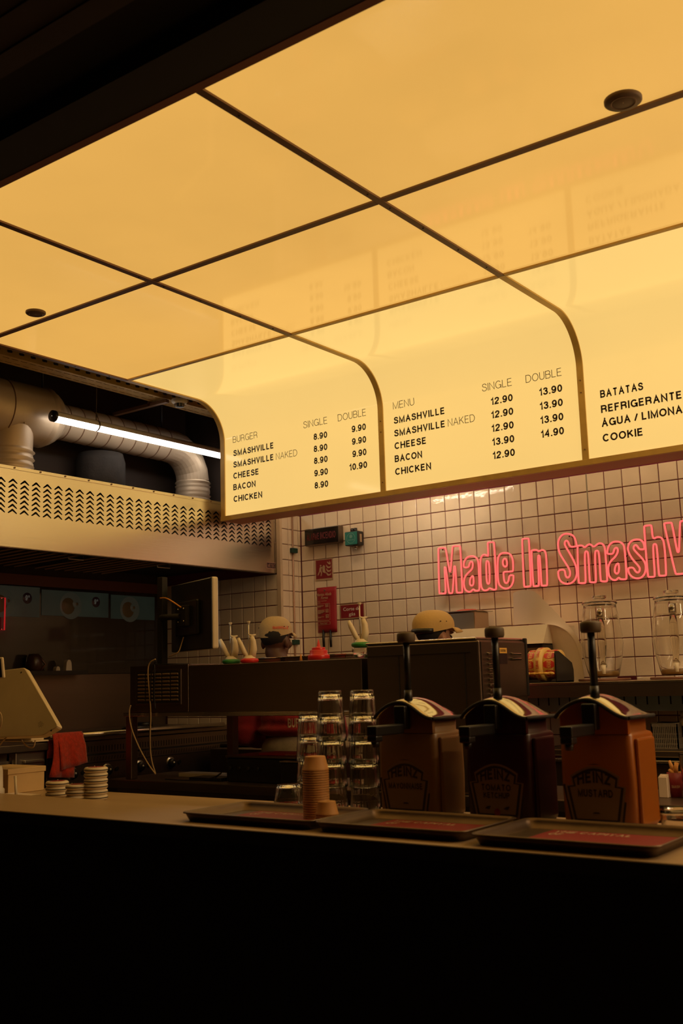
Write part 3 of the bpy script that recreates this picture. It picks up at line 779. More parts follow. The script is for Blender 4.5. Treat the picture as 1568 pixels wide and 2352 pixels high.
# perforated cable tray
ct = thing('cable_tray', 'perforated beige cable tray hung beside the glowing ceiling', 'cable tray', (-1.25, -1.5, 3.195))
def slot(w, h, cx, cy, n=8):
    pts = []
    for k in range(n):
        a = 2 * PI * k / n; x = math.cos(a) * h / 2; y = math.sin(a) * h / 2
        pts.append((cx + x + (w / 2 - h / 2) * (1 if x > 0 else -1), cy + y))
    return pts
plate('tray_side', M['brass'], ct, 42, 1, (0.075, 0.055), slot(0.035, 0.016, 0.0375, 0.0275), lambda u, v: Vector((-1.20, -3.3 + u, 3.195 + v)))
plate('tray_bottom', M['brass'], ct, 55, 2, (0.0575, 0.06), slot(0.042, 0.007, 0.028, 0.03), lambda u, v: Vector((-1.20 - v, -3.3 + u, 3.195)))
plate('tray_side', M['brass'], ct, 42, 1, (0.075, 0.055), slot(0.035, 0.016, 0.0375, 0.0275), lambda u, v: Vector((-1.32, -3.3 + u, 3.195 + v)))
b = B(); b.box(-1.34, -0.95, 3.17, -1.32, -0.92, 3.8); b.box(-1.80, -0.95, 3.165, -1.18, -0.92, 3.185); b.done('bracket', M['brass_dark'], ct)
p = at(412, 918, 0, -1.10); SDZ = p.z
sd = thing('smoke_detector', 'round white smoke detector under the cable tray beside the menu board', 'smoke detector', (p.x, p.y, SDZ))
b = B(); b.lathe((p.x, p.y, SDZ), [(0.048, 0.0), (0.05, -0.012), (0.044, -0.022), (0.03, -0.026)], 24); b.done('base', M['cream'], sd)
b = B(); b.cyl((p.x, p.y, SDZ), (p.x, p.y, 3.8), .006, seg=8); b.done('stem', M['black'], sd)
b = B(); b.lathe((p.x, p.y, SDZ), [(0.03, -0.026), (0.028, -0.042), (0.018, -0.048), (0.001, -0.048)], 24); b.done('sensor', M['black'], sd)
for k in range(8):
    a = k * PI / 4
    b = B(); b.box(-0.002, 0.026, -0.045, 0.002, 0.031, -0.024, mtx=Matrix.Translation((p.x, p.y, SDZ)) @ Matrix.Rotation(a, 4, 'Z')); b.done('fin', M['cream'], sd)
# white pipe end at the far left
b = B(); b.lathe((-1.445, -2.215, 3.14), [(0.001, 0), (0.06, 0.0), (0.06, 0.66)], 20); o = b.done('drain_pipe', M['cream'], None); setp(o, 'cream vertical pipe end hanging above the duct at the left edge', 'pipe')

# ================================================================== BACK WALL FITTINGS
def wall_rect(tl, br, y=-0.006):
    a = at(*tl, 1, y); c = at(*br, 1, y); return min(a.x, c.x), max(a.x, c.x), min(a.z, c.z), max(a.z, c.z)
W6 = -0.007
def crop1(x, y): return (640 + x / 5.2267, 1180 + y / 5.2267)
# alarm lightbox
a = at(*crop1(300, 190), 1, -0.06); c = at(*crop1(715, 345), 1, -0.06)
al = thing('alarm_sign', 'dark fire alarm lightbox high on the tiled wall near the corner', 'alarm sign', ((a.x + c.x) / 2, -0.04, a.z))
x0, x1, z0, z1 = a.x, c.x, (c.z), (a.z)
zz0 = min(z0, z1); zz1 = max(z0, z1)
h_ = at(*crop1(720, 138), 1, -0.06).z - at(*crop1(720, 335), 1, -0.06).z; zc = (at(*crop1(720, 138), 1, -0.06).z + at(*crop1(720, 335), 1, -0.06).z) / 2
zz0, zz1 = zc - h_ / 2, zc + h_ / 2
box_obj('housing', M['steel_dark'], al, x0, -0.055, zz0 - .003, x1 + .004, W6, zz1 + .003, bev=0.006)
b = B()
pts = [(x0 + .004 + (x1 - x0 - .008) * k / 8) for k in range(9)]
A_ = [(x, -0.0565 - 0.006 * math.sin(PI * k / 8), zz0 + .003) for k, x in enumerate(pts)]; B_ = [(x, y, zz1 - .003) for x, y, _ in A_]
b.strip(A_, B_); b.done('lens', M['alarm_face'], al)
text_on('alarm_text', 'ALARME INCENDIO', lambda u, v: Vector((x0 + .022 + (x1 - x0 - .044) * u, -0.0575 - 0.0065 * math.sin(PI * (0.07 + .86 * u)), zc - .022 + .044 * v)), M['alarm_text'], al, 0.01)
# teal alarm sounder
a = at(*crop1(790, 215), 1, -0.07); c = at(*crop1(943, 375), 1, -0.07)
x0, x1 = a.x, c.x; zc = (at(*crop1(865, 210), 1, -0.07).z + at(*crop1(865, 380), 1, -0.07).z) / 2; hh = 0.081
ts = thing('gas_detector', 'small dark wall box with a teal label beside the alarm lightbox', 'gas detector', ((x0 + x1) / 2, -0.04, zc))
box_obj('housing', M['black'], ts, x0 - .003, -0.068, zc - hh / 2 - .004, x1 + .006, W6, zc + hh / 2 + .004, bev=0.006)
lb = box_obj('face_label', M['teal'], ts, x0 + .001, -0.070, zc - hh / 2 + .001, x1 - .001, -0.0682, zc + hh / 2 - .001)
cxx = (x0 + x1) / 2
b = B(); b.lathe((cxx, -0.0705, zc), [(0.031, -0.0004), (0.031, -0.0012), (0.0325, -0.0012), (0.0325, -0.0004)], 28, axis='y')
b.lathe((cxx, -0.0705, zc + .012), [(0.009, -0.0004), (0.009, -0.0012), (0.011, -0.0012), (0.011, -0.0004)], 16, axis='y')
b.box(cxx - .006, -0.0715, zc + .010, cxx + .006, -0.0705, zc + .013); b.box(cxx - .0015, -0.0715, zc + .005, cxx + .0015, -0.0705, zc + .019)
b.done('label_print', M['teal_print'], lb)
text_plane('label_text', 'SMART LINE', (cxx - .022, -0.0712, zc - .013), (cxx + .022, -0.0712, zc - .013), (0, 0, .006), M['teal_print'], lb)
for dx_ in (-1, 1):
    b = B(); b.cyl((cxx + dx_ * .012, -0.035, zc + hh / 2), (cxx + dx_ * .012, -0.035, zc + hh / 2 + .026), 0.012, 0.011, 12); b.done('cap_nut', M['black'], ts)
b = B(); b.cyl((cxx + .008, -0.035, zc - hh / 2 - .018), (cxx + .008, -0.035, zc - hh / 2), 0.014, seg=12); b.cyl((cxx + .010, -0.035, zc - hh / 2 - .032), (cxx + .01, -0.035, zc - hh / 2 - .018), 0.009, seg=12); b.done('cable_gland', M['steel'], ts)
box_obj('side_sticker', M['label_cream'], ts, x1 + .006, -0.05, zc - .025, x1 + .0075, -0.03, zc + .025)
# fire blanket sign
def sign(tl, br, label, name, cat, y=-0.0075, col='red_sign'):
    x0, x1, z0, z1 = wall_rect(tl, br)
    o = thing(name, label, cat, ((x0 + x1) / 2, y, (z0 + z1) / 2))
    box_obj('border', M['label_cream'], o, x0, -0.009, z0, x1, -0.0065, z1)
    box_obj('field', M[col], o, x0 + .007, -0.0096, z0 + .007, x1 - .007, -0.009, z1 - .007)
    return o, x0, x1, z0, z1
def fz(tl, tr, bl): pass
zt_ = at(*crop1(550, 545), 1, 0).z; zb_ = at(*crop1(555, 800), 1, 0).z; xa = at(*crop1(447, 680), 1, 0).x; xb = at(*crop1(660, 670), 1, 0).x
o = thing('fire_blanket_sign', 'dark red square safety sign picturing a person with a blanket and flames', 'safety sign', (xa, -0.008, zb_))
box_obj('border', M['label_cream'], o, xa, -0.009, zb_, xb, -0.0065, zt_)
fd = box_obj('field', M['red_sign'], o, xa + .008, -0.0098, zb_ + .012, xb - .008, -0.009, zt_ - .005)
def mapu(u, v): return Vector((xa + .008 + (xb - xa - .016) * u, 0, zb_ + .012 + (zt_ - zb_ - .017) * v))
def sg(poly, parent=fd, m='label_cream', y=-0.0105, f=mapu, nm='pictogram'):
    b = B(); b.prism(poly, lambda u, v: f(u, v) + Vector((0, y, 0)), lambda u, v: f(u, v) + Vector((0, y + 0.0006, 0))); return b.done(nm, M[m], parent)
sg([(.30 + .05 * math.cos(t * PI / 5), .70 + .045 * math.sin(t * PI / 5)) for t in range(10)])
sg([(.27, .64), (.36, .62), (.44, .66), (.46, .62), (.36, .56), (.34, .46), (.38, .30), (.33, .14), (.28, .14), (.31, .30), (.26, .40), (.16, .22), (.09, .18), (.10, .23), (.20, .42), (.22, .56)])
sg([(.48, .72), (.58, .66), (.56, .52), (.62, .26), (.42, .34), (.40, .52), (.38, .60)])
for k in range(3):
    yy = .12 + .2 * k
    sg([(.66, yy + .1), (.74, yy), (.92, yy + .02), (.96, yy + .15), (.86, yy + .08), (.76, yy + .1), (.64, yy + .22)])
sg([(.70, .86), (.80, .74), (.92, .70), (.94, .80), (.86, .92), (.86, .80), (.74, .88)])
# blanket pouch
def cp(x, y, yy=-0.02): return at(*crop1(x, y), 1, yy)
pz1 = cp(560, 880).z; pz0 = cp(560, 1425).z; px0 = cp(445, 1100).x; px1 = cp(683, 1100).x
pou = thing('fire_blanket_pouch', 'red fire blanket pouch hanging on the tiles below the square sign', 'fire blanket', ((px0 + px1) / 2, -0.02, pz0))
b = B(); n = 10; rows = []
for j in range(11):
    v = j / 10; z = pz0 + (pz1 - pz0) * v; row = []
    for i in range(n + 1):
        u = i / n; bul = 0.020 * math.sin(PI * u) ** 0.6 * (0.35 + 0.65 * math.sin(PI * min(1, v * 1.05)) ** .5) if 0 < u < 1 else 0
        sq = 1.0 - 0.04 * (1 - v) + 0.02 * (v > .95)
        row.append(b.bm.verts.new((px0 + (px1 - px0) * (0.5 + (u - .5) * sq), -0.008 - bul, z)))
    rows.append(row)
for r0, r1 in zip(rows, rows[1:]):
    for i in range(n):
        f = b.bm.faces.new((r0[i], r0[i + 1], r1[i + 1], r1[i])); f.smooth = True
bag = b.done('bag', M['red'], pou)
bag.data.materials.clear(); bag.data.materials.append(M['red'])
so = bag.modifiers.new('t', 'SOLIDIFY'); so.thickness = 0.002
def pm(u, v): return Vector((px0 + (px1 - px0) * u, -0.031, pz0 + (pz1 - pz0) * v))
for s, u0, u1, v, hgt in (('Mantas Abafa', .08, .84, .81, .017), ('Fogos', .32, .66, .735, .017)):
    text_on('pouch_text', s, lambda u, vv, u0=u0, u1=u1, v=v, hgt=hgt: pm(u0 + (u1 - u0) * u + .03 * vv, v) + Vector((0, 0, hgt * vv)), M['label_cream'], pou, 0.02)
b = B()
for (u0, u1, v) in ((.08, .30, .69), (.34, .6, .69), (.08, .28, .655), (.1, .45, .59), (.1, .42, .575), (.1, .3, .56), (.1, .5, .49), (.1, .45, .475), (.1, .5, .46), (.1, .48, .445), (.1, .4, .43), (.1, .3, .415), (.1, .45, .34), (.1, .3, .325), (.12, .7, .245)):
    q = pm(u0, v); r_ = pm(u1, v); b.box(q.x, -0.0315, q.z, r_.x, -0.0305, q.z + .0022)
for (u0, v0, u1, v1) in ((.08, .63, .75, .27), (.08, .23, .75, .17)):
    q = pm(u0, v0); r_ = pm(u1, v1)
    for (xa_, za_, xb_, zb_2) in ((q.x, q.z, r_.x, q.z), (q.x, r_.z, r_.x, r_.z), (q.x, r_.z, q.x, q.z), (r_.x, r_.z, r_.x, q.z)):
        b.box(xa_ - .0006, -0.0315, za_ - .0006, xb_ + .0006, -0.0305, zb_2 + .0006)
for v in (.55, .43, .31):
    q = pm(.52, v)
    b.box(q.x + .004, -0.0315, q.z, q.x + .008, -0.0305, q.z + .022); b.box(q.x + .012, -0.0315, q.z, q.x + .016, -0.0305, q.z + .016); b.box(q.x + .004, -0.0315, q.z + .02, q.x + .026, -0.0305, q.z + .024); b.box(q.x + .021, -0.0315, q.z, q.x + .025, -0.0305, q.z + .024)
b.done('instruction_print', M['label_cream'], pou)
text_plane('pouch_text', 'Puxar Aqui', pm(.26, .187) + Vector((0, -.0004, 0)), pm(.6, .187) + Vector((0, -.0004, 0)), (0, 0, .008), M['label_cream'], pou, 0.015)
b = B(); b.cyl((0.5 * (px0 + px1), -0.026, pz1 - .022), (0.5 * (px0 + px1), -0.030, pz1 - .022), .006, seg=10); b.done('rivet', M['steel'], pou)
for xx in (515, 600):
    q0 = cp(xx + 15, 1415); q1 = cp(xx + 40, 1600)
    b = B(); b.tube([(q0.x, -0.014, q0.z + .01), (q0.x + .004, -0.022, (q0.z + q1.z) / 2), (q1.x - .01, -0.018, q1.z)], 0.008, 6); b.done('pull_strap', M['black'], pou)
# gas sign
zt_ = at(*crop1(890, 1080), 1, 0).z; zb_ = at(*crop1(890, 1258), 1, 0).z; xa = at(*crop1(748, 1180), 1, 0).x; xb = at(*crop1(1035, 1160), 1, 0).x
gs = thing('gas_sign', 'dark red rectangular gas cut-off sign on the tiles right of the pouch', 'safety sign', (xa, -0.008, zb_))
box_obj('border', M['label_cream'], gs, xa, -0.009, zb_, xb, -0.0065, zt_)
fd2 = box_obj('field', M['red_sign'], gs, xa + .005, -0.0098, zb_ + .006, xb - .005, -0.009, zt_ - .006)
ww = xb - xa; hh2 = zt_ - zb_
text_plane('sign_text', 'Corte de', (xa + ww * .13, -0.0102, zb_ + hh2 * .55), (xa + ww * .84, -0.0102, zb_ + hh2 * .55), (0, 0, hh2 * .22), M['white'], fd2, 0.012)
text_plane('sign_text', 'gás', (xa + ww * .36, -0.0102, zb_ + hh2 * .2), (xa + ww * .63, -0.0102, zb_ + hh2 * .2), (0, 0, hh2 * .22), M['white'], fd2, 0.012)
# conduit with clips on the side wall
cd_ = thing('wall_conduit', 'thin vertical metal pipe clipped to the tiled corner', 'pipe', (-0.89, -0.1, 1.2))
b = B(); b.cyl((-0.893, -0.10, 0.95), (-0.893, -0.10, 2.532), 0.006, seg=10); b.done('pipe', mat('pinkish_pipe', (0.5, 0.3, 0.2), 0.4, 0.5), cd_)
for zz in (at(668, 1264, 0, -0.89).z, at(673, 1475, 0, -0.89).z):
    box_obj('clip', M['cable_green'], cd_, -0.90, -0.125, zz - .016, -0.875, -0.07, zz + .016, bev=0.004)

# ================================================================== NEON SIGN
YN = -0.038
nn = thing('neon_sign', 'pink neon lettering reading Made In Smash on the tiled wall', 'neon sign', at(1280, 1300, 1, YN))
C2 = (940, 1080); C3 = (1268, 1040)
L = []
L.append(('M', C2, [[(365, 1480), (356, 1475), (345, 945), (352, 936), (425, 930), (435, 938), (480, 1222), (493, 1222), (515, 920), (524, 912), (600, 908), (610, 916), (636, 1460), (630, 1470), (575, 1472), (565, 1462), (552, 1165), (540, 1150), (535, 1165), (520, 1465), (508, 1478), (482, 1478), (472, 1468), (438, 1175), (425, 1162), (420, 1175), (436, 1470), (430, 1482)]]))
L.append(('a', C2, [[(648, 1150), (660, 1170), (710, 1166), (722, 1120), (735, 1095), (755, 1100), (762, 1140), (752, 1190), (700, 1235), (665, 1280), (652, 1340), (658, 1410), (680, 1450), (720, 1465), (745, 1450), (768, 1425), (782, 1448), (830, 1446), (842, 1435), (828, 1130), (820, 1075), (790, 1040), (745, 1028), (690, 1045), (658, 1090)],
              [(762, 1260), (772, 1330), (765, 1380), (740, 1390), (722, 1365), (728, 1300)]]))
L.append(('d', C2, [[(938, 875), (945, 866), (1008, 862), (1018, 872), (1044, 1420), (1036, 1434), (1000, 1436), (965, 1412), (935, 1442), (895, 1446), (866, 1420), (855, 1350), (848, 1090), (865, 1030), (900, 1010), (930, 1025), (948, 1035)],
              [(932, 1084), (918, 1110), (926, 1345), (945, 1370), (964, 1350), (958, 1110)]]))
L.append(('e', C2, [[(1235, 1215), (1245, 1205), (1243, 1070), (1210, 1005), (1150, 988), (1090, 1000), (1056, 1060), (1060, 1320), (1085, 1395), (1150, 1427), (1210, 1408), (1246, 1345), (1250, 1268), (1240, 1260), (1198, 1262), (1190, 1330), (1165, 1360), (1138, 1345), (1126, 1235), (1135, 1220)],
              [(1145, 1055), (1118, 1085), (1122, 1140), (1148, 1165), (1172, 1145), (1168, 1078)]]))
L.append(('I', C2, [[(1350, 835), (1358, 825), (1425, 818), (1434, 828), (1458, 1382), (1450, 1394), (1385, 1402), (1374, 1392)]]))
L.append(('n', C2, [[(1462, 975), (1470, 962), (1530, 955), (1548, 978), (1590, 955), (1622, 965), (1642, 1010), (1655, 1375), (1645, 1385), (1592, 1388), (1583, 1378), (1565, 1035), (1552, 1020), (1540, 1035), (1556, 1378), (1548, 1390), (1495, 1395), (1485, 1385)]]))
L.append(('S', C3, [[(285, 1125), (292, 1110), (275, 1030), (240, 985), (180, 968), (120, 980), (76, 1040), (66, 1110), (82, 1200), (150, 1310), (212, 1410), (215, 1470), (192, 1502), (160, 1490), (150, 1400), (80, 1408), (68, 1440), (82, 1520), (120, 1562), (180, 1577), (240, 1560), (282, 1510), (295, 1440), (280, 1340), (210, 1210), (155, 1120), (145, 1080), (165, 1050), (190, 1065), (210, 1132)]]))
L.append(('m', C3, [[(300, 1125), (308, 1115), (362, 1112), (388, 1142), (430, 1100), (465, 1100), (496, 1136), (550, 1088), (595, 1086), (625, 1120), (635, 1180), (662, 1530), (652, 1545), (590, 1545), (578, 1532), (562, 1195), (535, 1168), (508, 1195), (526, 1545), (516, 1556), (458, 1556), (448, 1545), (432, 1200), (410, 1178), (386, 1200), (402, 1552), (392, 1565), (325, 1566), (314, 1555)]]))
L.append(('a', C3, [[(655, 1205), (672, 1215), (730, 1214), (742, 1160), (762, 1136), (785, 1150), (787, 1190), (760, 1245), (700, 1300), (675, 1350), (668, 1410), (680, 1480), (715, 1525), (765, 1532), (797, 1493), (815, 1520), (880, 1520), (893, 1505), (868, 1150), (850, 1095), (810, 1070), (760, 1062), (710, 1078), (670, 1125)],
              [(792, 1315), (802, 1390), (795, 1440), (770, 1455), (745, 1430), (755, 1360)]]))
L.append(('s', C3, [[(1095, 1160), (1108, 1145), (1095, 1080), (1060, 1045), (1000, 1038), (940, 1060), (905, 1120), (910, 1190), (960, 1280), (1045, 1370), (1052, 1410), (1030, 1442), (1000, 1430), (970, 1375), (915, 1382), (908, 1400), (920, 1450), (955, 1492), (1010, 1512), (1070, 1500), (1112, 1450), (1125, 1370), (1100, 1290), (990, 1180), (970, 1140), (992, 1103), (1020, 1118), (1042, 1160)]]))
L.append(('h', C3, [[(1100, 890), (1108, 878), (1180, 868), (1192, 880), (1205, 1042), (1260, 1008), (1312, 1018), (1345, 1080), (1368, 1462), (1358, 1475), (1290, 1478), (1278, 1465), (1255, 1110), (1230, 1090), (1205, 1115), (1232, 1475), (1222, 1490), (1158, 1492), (1145, 1480)]]))
L.append(('V', C3, [[(1340, 855), (1350, 845), (1425, 838), (1436, 848), (1498, 1190), (1512, 1195), (1522, 1180), (1532, 830), (1545, 820), (1625, 812), (1636, 825), (1585, 1440), (1575, 1452), (1490, 1458), (1476, 1448)]]))
for ch, oc, loops in L:
    b = B()
    for lp in loops:
        pts = [at(oc[0] + x / 5.2267, oc[1] + y / 5.2267, 1, YN) for x, y in lp]
        b.tube(chaikin(pts, 2), 0.0050, 7, closed=True)
    o = b.done('letter_tube', M['neon'], nn)
    b = B()
    for lp in loops:
        pts = [at(oc[0] + x / 5.2267, oc[1] + y / 5.2267, 1, YN) + Vector((0, .0065, 0)) for x, y in lp]
        b.tube(chaikin(pts, 2), 0.0058, 6, closed=True)
    b.done('back_channel', M['channel'], o)
for (x, y) in ((1268 + 205 / 5.2267, 1040 + 1003 / 5.2267), (1268 + 185 / 5.2267, 1040 + 1550 / 5.2267), (940 + 398 / 5.2267, 1080 + 955 / 5.2267), (940 + 405 / 5.2267, 1080 + 1462 / 5.2267), (940 + 1525 / 5.2267, 1080 + 1362 / 5.2267), (940 + 500 / 5.2267, 1080 + 1245 / 5.2267), (1268 + 897 / 5.2267, 1040 + 1240 / 5.2267)):
    p = at(x, y, 1, YN); b = B(); b.cyl((p.x, YN, p.z), (p.x, -0.006, p.z), 0.005, seg=10); b.done('standoff', M['chrome'], nn)

# ================================================================== SHELF ON THE BACK WALL
shelf = thing('wall_shelf', 'long stainless shelf on the tiled wall under the neon sign', 'shelf', (1.8, -0.3, 1.4))
b = B(); b.box(0.62, -0.60, 1.398, 3.2, -0.008, 1.41, bev=0.001); b.done('shelf_board', M['steel'], shelf)
box_obj('front_fascia', M['steel_dark'], shelf, 0.62, -0.60, 1.338, 3.2, -0.592, 1.397)
rk = thing('ticket_rail', 'blue-grey slotted metal strip under the shelf', 'rail', (1.8, -0.5, 1.3))
zs0 = at(1500, 1633, 1, -0.5).z; 
plate('slotted_strip', M['blue_grey'], rk, 40, 1, (0.0555, 0.094), [(0.02, 0.030), (0.027, 0.030), (0.027, 0.075), (0.02, 0.075)], lambda u, v: Vector((0.9 + u, -0.50, zs0 + v)))
box_obj('backing', M['black_matte'], rk, 0.9, -0.47, zs0, 3.12, -0.468, zs0 + .094)
box_obj('hanger', M['steel_dark'], rk, 0.92, -0.498, zs0 + .09, 3.1, -0.44, 1.397)

# drink jars
def jar(cx, cy, label):
    z0 = 1.4225
    t = thing('drink_dispenser', label, 'drink dispenser', (cx, cy, z0))
    pr = [(0.060, 0.004), (0.072, 0.008), (0.078, 0.03), (0.094, 0.10), (0.103, 0.17), (0.101, 0.23), (0.092, 0.29), (0.083, 0.34), (0.080, 0.362), (0.087, 0.368), (0.087, 0.376), (0.080, 0.376),
          (0.0775, 0.36), (0.089, 0.29), (0.098, 0.23), (0.100, 0.17), (0.091, 0.10), (0.0745, 0.03), (0.066, 0.012), (0.001, 0.010)]
    b = B(); b.lathe((cx, cy, z0), [(0.001, 0.004)] + pr, 36); b.done('glass_body', M['glass'], t)
    b = B(); b.lathe((cx, cy, z0), [(0.001, 0.0115), (0.0735, 0.0125), (0.0735, 0.033), (0.001, 0.033)], 28); b.done('drink', M['lemonade'], t)
    b = B(); b.lathe((cx, cy, z0), [(0.083, 0.378), (0.083, 0.384), (0.04, 0.388), (0.036, 0.392), (0.036, 0.41), (0.001, 0.412)], 28); b.done('lid', M['glass_frost'], t)
    b = B(); b.lathe((cx, cy, z0), [(0.018, 0.34), (0.018, 0.30), (0.014, 0.30), (0.020, 0.24), (0.021, 0.17), (0.014, 0.09), (0.012, 0.075)], 16); b.done('infuser_tube', M['glass_frost'], t)
    b = B(); b.lathe((cx, cy, z0), [(0.001, 0.345), (0.019, 0.345), (0.019, 0.305), (0.001, 0.305)], 16); b.done('tube_cap', M['steel'], t)
    b = B(); b.ell((cx, cy, z0 + .06), (0.018, 0.018, 0.018)); b.done('ice_ball', M['glass_frost'], t)
    d = (CAM - Vector((cx, cy, z0))); d.z = 0; d.normalize()
    p = Vector((cx, cy, z0 + .05)) + d * 0.083
    b = B(); b.cyl(p, p + d * 0.03, 0.009, seg=12); b.cyl(p + d * .03 + Vector((0, 0, .014)), p + d * .03 - Vector((0, 0, .028)), 0.011, 0.008, seg=12); b.done('tap', M['cream'], t)
    return t
j1 = at(1388, 1560, 1, -0.32); j2 = at(1556, 1556, 1, -0.32)
jar(j1.x, -0.32, 'empty glass drink jar on a dark board, left one on the shelf')
jar(j2.x, -0.32, 'glass drink jar cut by the right edge of the picture')
for i, (jj, lab) in enumerate(((j1, 'round dark board under the left drink jar'), (j2, 'round dark board under the right drink jar'))):
    b = B(); b.lathe((jj.x, -0.32, 1.4105), [(0.001, 0), (0.125, 0), (0.128, 0.006), (0.125, 0.0115), (0.001, 0.0115)], 36); o = b.done('serving_board', M['terracotta'], None); setp(o, lab, 'board')
p = at(1373, 1376, 1, -0.02)
box_obj('pin_block', M['cream'], None, p.x - .012, -0.03, p.z - .02, p.x + .012, -0.0065, p.z + .02, bev=0.003)
setp(bpy.data.objects['pin_block'], 'tiny cream hook fixed to the tiles above the left drink jar', 'hook')

# sticker roll dispenser
sdp = thing('label_dispenser', 'black label dispenser loaded with red and yellow sticker rolls', 'label dispenser', (1.0, -0.5, 1.4105))
YD = -0.50
def dx(px_, y=YD): return at(px_, 1520, 1, y).x
cheekpoly = [(-0.085, 0.0), (0.11, 0.0), (0.115, 0.02), (0.115, 0.075), (0.10, 0.115), (0.06, 0.135), (-0.045, 0.185), (-0.08, 0.185), (-0.085, 0.17)]
# profile drawn as (y offset: negative = towards the counter) -> mirrored so the high edge faces the cooks
xs_ch = [dx(1143) - .01, dx(1203), dx(1221), dx(1292) - .004]
for x in xs_ch:
    b = B(); b.prism(cheekpoly, lambda u, v, x=x: Vector((x, YD + u, 1.4105 + v * 0.82)), lambda u, v, x=x: Vector((x + 0.007, YD + u, 1.4105 + v * 0.82)))
    b.done('cheek', M['black'], sdp)
box_obj('base', M['black'], sdp, xs_ch[0], YD - .085, 1.411, xs_ch[-1] + .007, YD + .11, 1.4165)
def roll(x0, x1, r, words, parent_name='sticker_roll', mm='sticker_yellow', red=True):
    zc = 1.4105 + 0.088; yc = YD - 0.012
    b = B(); b.lathe((x0, yc, zc), [(0.018, 0), (r, 0), (r, x1 - x0), (0.018, x1 - x0), (0.018, 0)], 36, axis='x')
    ro = b.done(parent_name, M[mm], sdp)
    N = 8
    for k in range(N):
        am = -PI / 2 - .15 + (k - 3.5) * 0.72      # angles around the x axis, facing the counter
        am = PI + (k - 3) * 0.66
        def mp(u, v, am=am):   # u along x 0..1, v -0.5..0.5 around
            a = am + v * 0.58
            return Vector((x0 + (x1 - x0) * u, yc + (r + 0.0012) * math.cos(a), zc - (r + 0.0012) * math.sin(a) * -1))
        if red:
            oct_ = [(.05, -.25), (.05, .25), (.3, .46), (.7, .46), (.95, .25), (.95, -.25), (.7, -.46), (.3, -.46)]
            bb = B(); wd_ = lambda v: .45 if abs(v) < .25 else .45 - (abs(v) - .25) / .21 * .25
            ring_ = [(mp(.5 - wd_(v), v), mp(.5 + wd_(v), v)) for v in (-.46, -.35, -.25, -.1, 0, .1, .25, .35, .46)]
            bb.strip([q[0] for q in ring_], [q[1] for q in ring_]); bb.done('sticker', M['sticker_red'], ro, recalc=False)
        def tm(u, v, am=am):
            q = mp(0.68 - 0.36 * v, (u - 0.5) * 0.8); d = Vector((0, q.y - yc, q.z - zc)).normalized(); return q + d * 0.0008
        text_on('sticker_text', words, lambda u, v: tm(u, v), M['sticker_ink'] if red else M['sticker_red'], ro, 0.015)
    return ro
roll(dx(1143) + .002, dx(1163), 0.062, 'CHICKEN')
roll(dx(1164), dx(1178), 0.078, 'SINGLE', red=False)
roll(dx(1179), dx(1202), 0.068, 'BACON')
roll(dx(1222) + .004, dx(1243), 0.072, 'CHEESE')
roll(dx(1244), dx(1261), 0.084, 'DOUBLE', red=False)
roll(dx(1262), dx(1290), 0.070, 'SMASH')
for (a_, c_) in ((1146, 1200), (1226, 1290)):
    b = B(); b.cyl((dx(a_), YD - .098, 1.4105 + .045), (dx(c_), YD - .098, 1.4105 + .045), 0.0055, seg=10)
    for k in range(5):
        xx = dx(a_) + (dx(c_) - dx(a_)) * (k + .5) / 5; b.lathe((xx, YD - .098, 1.4105 + .045), [(0.0055, -.008), (0.007, -.006), (0.007, .006), (0.0055, .008)], 10, axis='x')
    b.done('cutter_rod', M['yellow_tape'], sdp)

# paper sheet curling over the shelf
def patch(A_, B_, dA, dB, nm, parent):
    b = B(); nA = [at(x, y, 1, d) for (x, y), d in zip(A_, dA)]; nB = [at(x, y, 1, d) for (x, y), d in zip(B_, dB)]
    def smooth(P):
        out = []; n = len(P)
        for i in range(n - 1):
            p0, p1, p2, p3 = P[max(0, i - 1)], P[i], P[i + 1], P[min(n - 1, i + 2)]
            for k in range(5):
                t = k / 5
                out.append(0.5 * ((2 * p1) + (p2 - p0) * t + (2 * p0 - 5 * p1 + 4 * p2 - p3) * t * t + (3 * p1 - p0 - 3 * p2 + p3) * t ** 3))
        return out + [P[-1]]
    sa, sb = smooth(nA), smooth(nB); rows = []
    for k in range(7):
        t = k / 6; rows.append([a_.lerp(c_, t) for a_, c_ in zip(sa, sb)])
    vs = [[b.bm.verts.new(p) for p in r] for r in rows]
    for r0, r1 in zip(vs, vs[1:]):
        for i in range(len(r0) - 1):
            f = b.bm.faces.new((r0[i], r0[i + 1], r1[i + 1], r1[i])); f.smooth = True
    return b.done(nm, M['paper'], parent)
pp = thing('paper_sheet', 'large white paper sheet curling down onto the shelf', 'paper', at(1260, 1450, 1, -0.3))
patch([(1178, 1362), (1195, 1356), (1225, 1358), (1250, 1380), (1282, 1412), (1312, 1445), (1332, 1478), (1337, 1520), (1343, 1566)],
      [(1180, 1436), (1196, 1434), (1216, 1433), (1236, 1432), (1256, 1434), (1280, 1438), (1300, 1450), (1318, 1470), (1333, 1497)],
      [-.22, -.28, -.33, -.34, -.34, -.34, -.34, -.34, -.34], [-.22, -.28, -.33, -.35, -.36, -.36, -.35, -.34, -.335], 'outer_curl', pp)
patch([(1262, 1434), (1285, 1439), (1303, 1452), (1320, 1472), (1333, 1498), (1338, 1530), (1342, 1566)],
      [(1264, 1462), (1268, 1480), (1272, 1500), (1278, 1520), (1288, 1540), (1300, 1555), (1318, 1566)],
      [-.355, -.352, -.348, -.342, -.338, -.335, -.335], [-.30, -.30, -.30, -.30, -.31, -.32, -.33], 'inner_fold', pp)

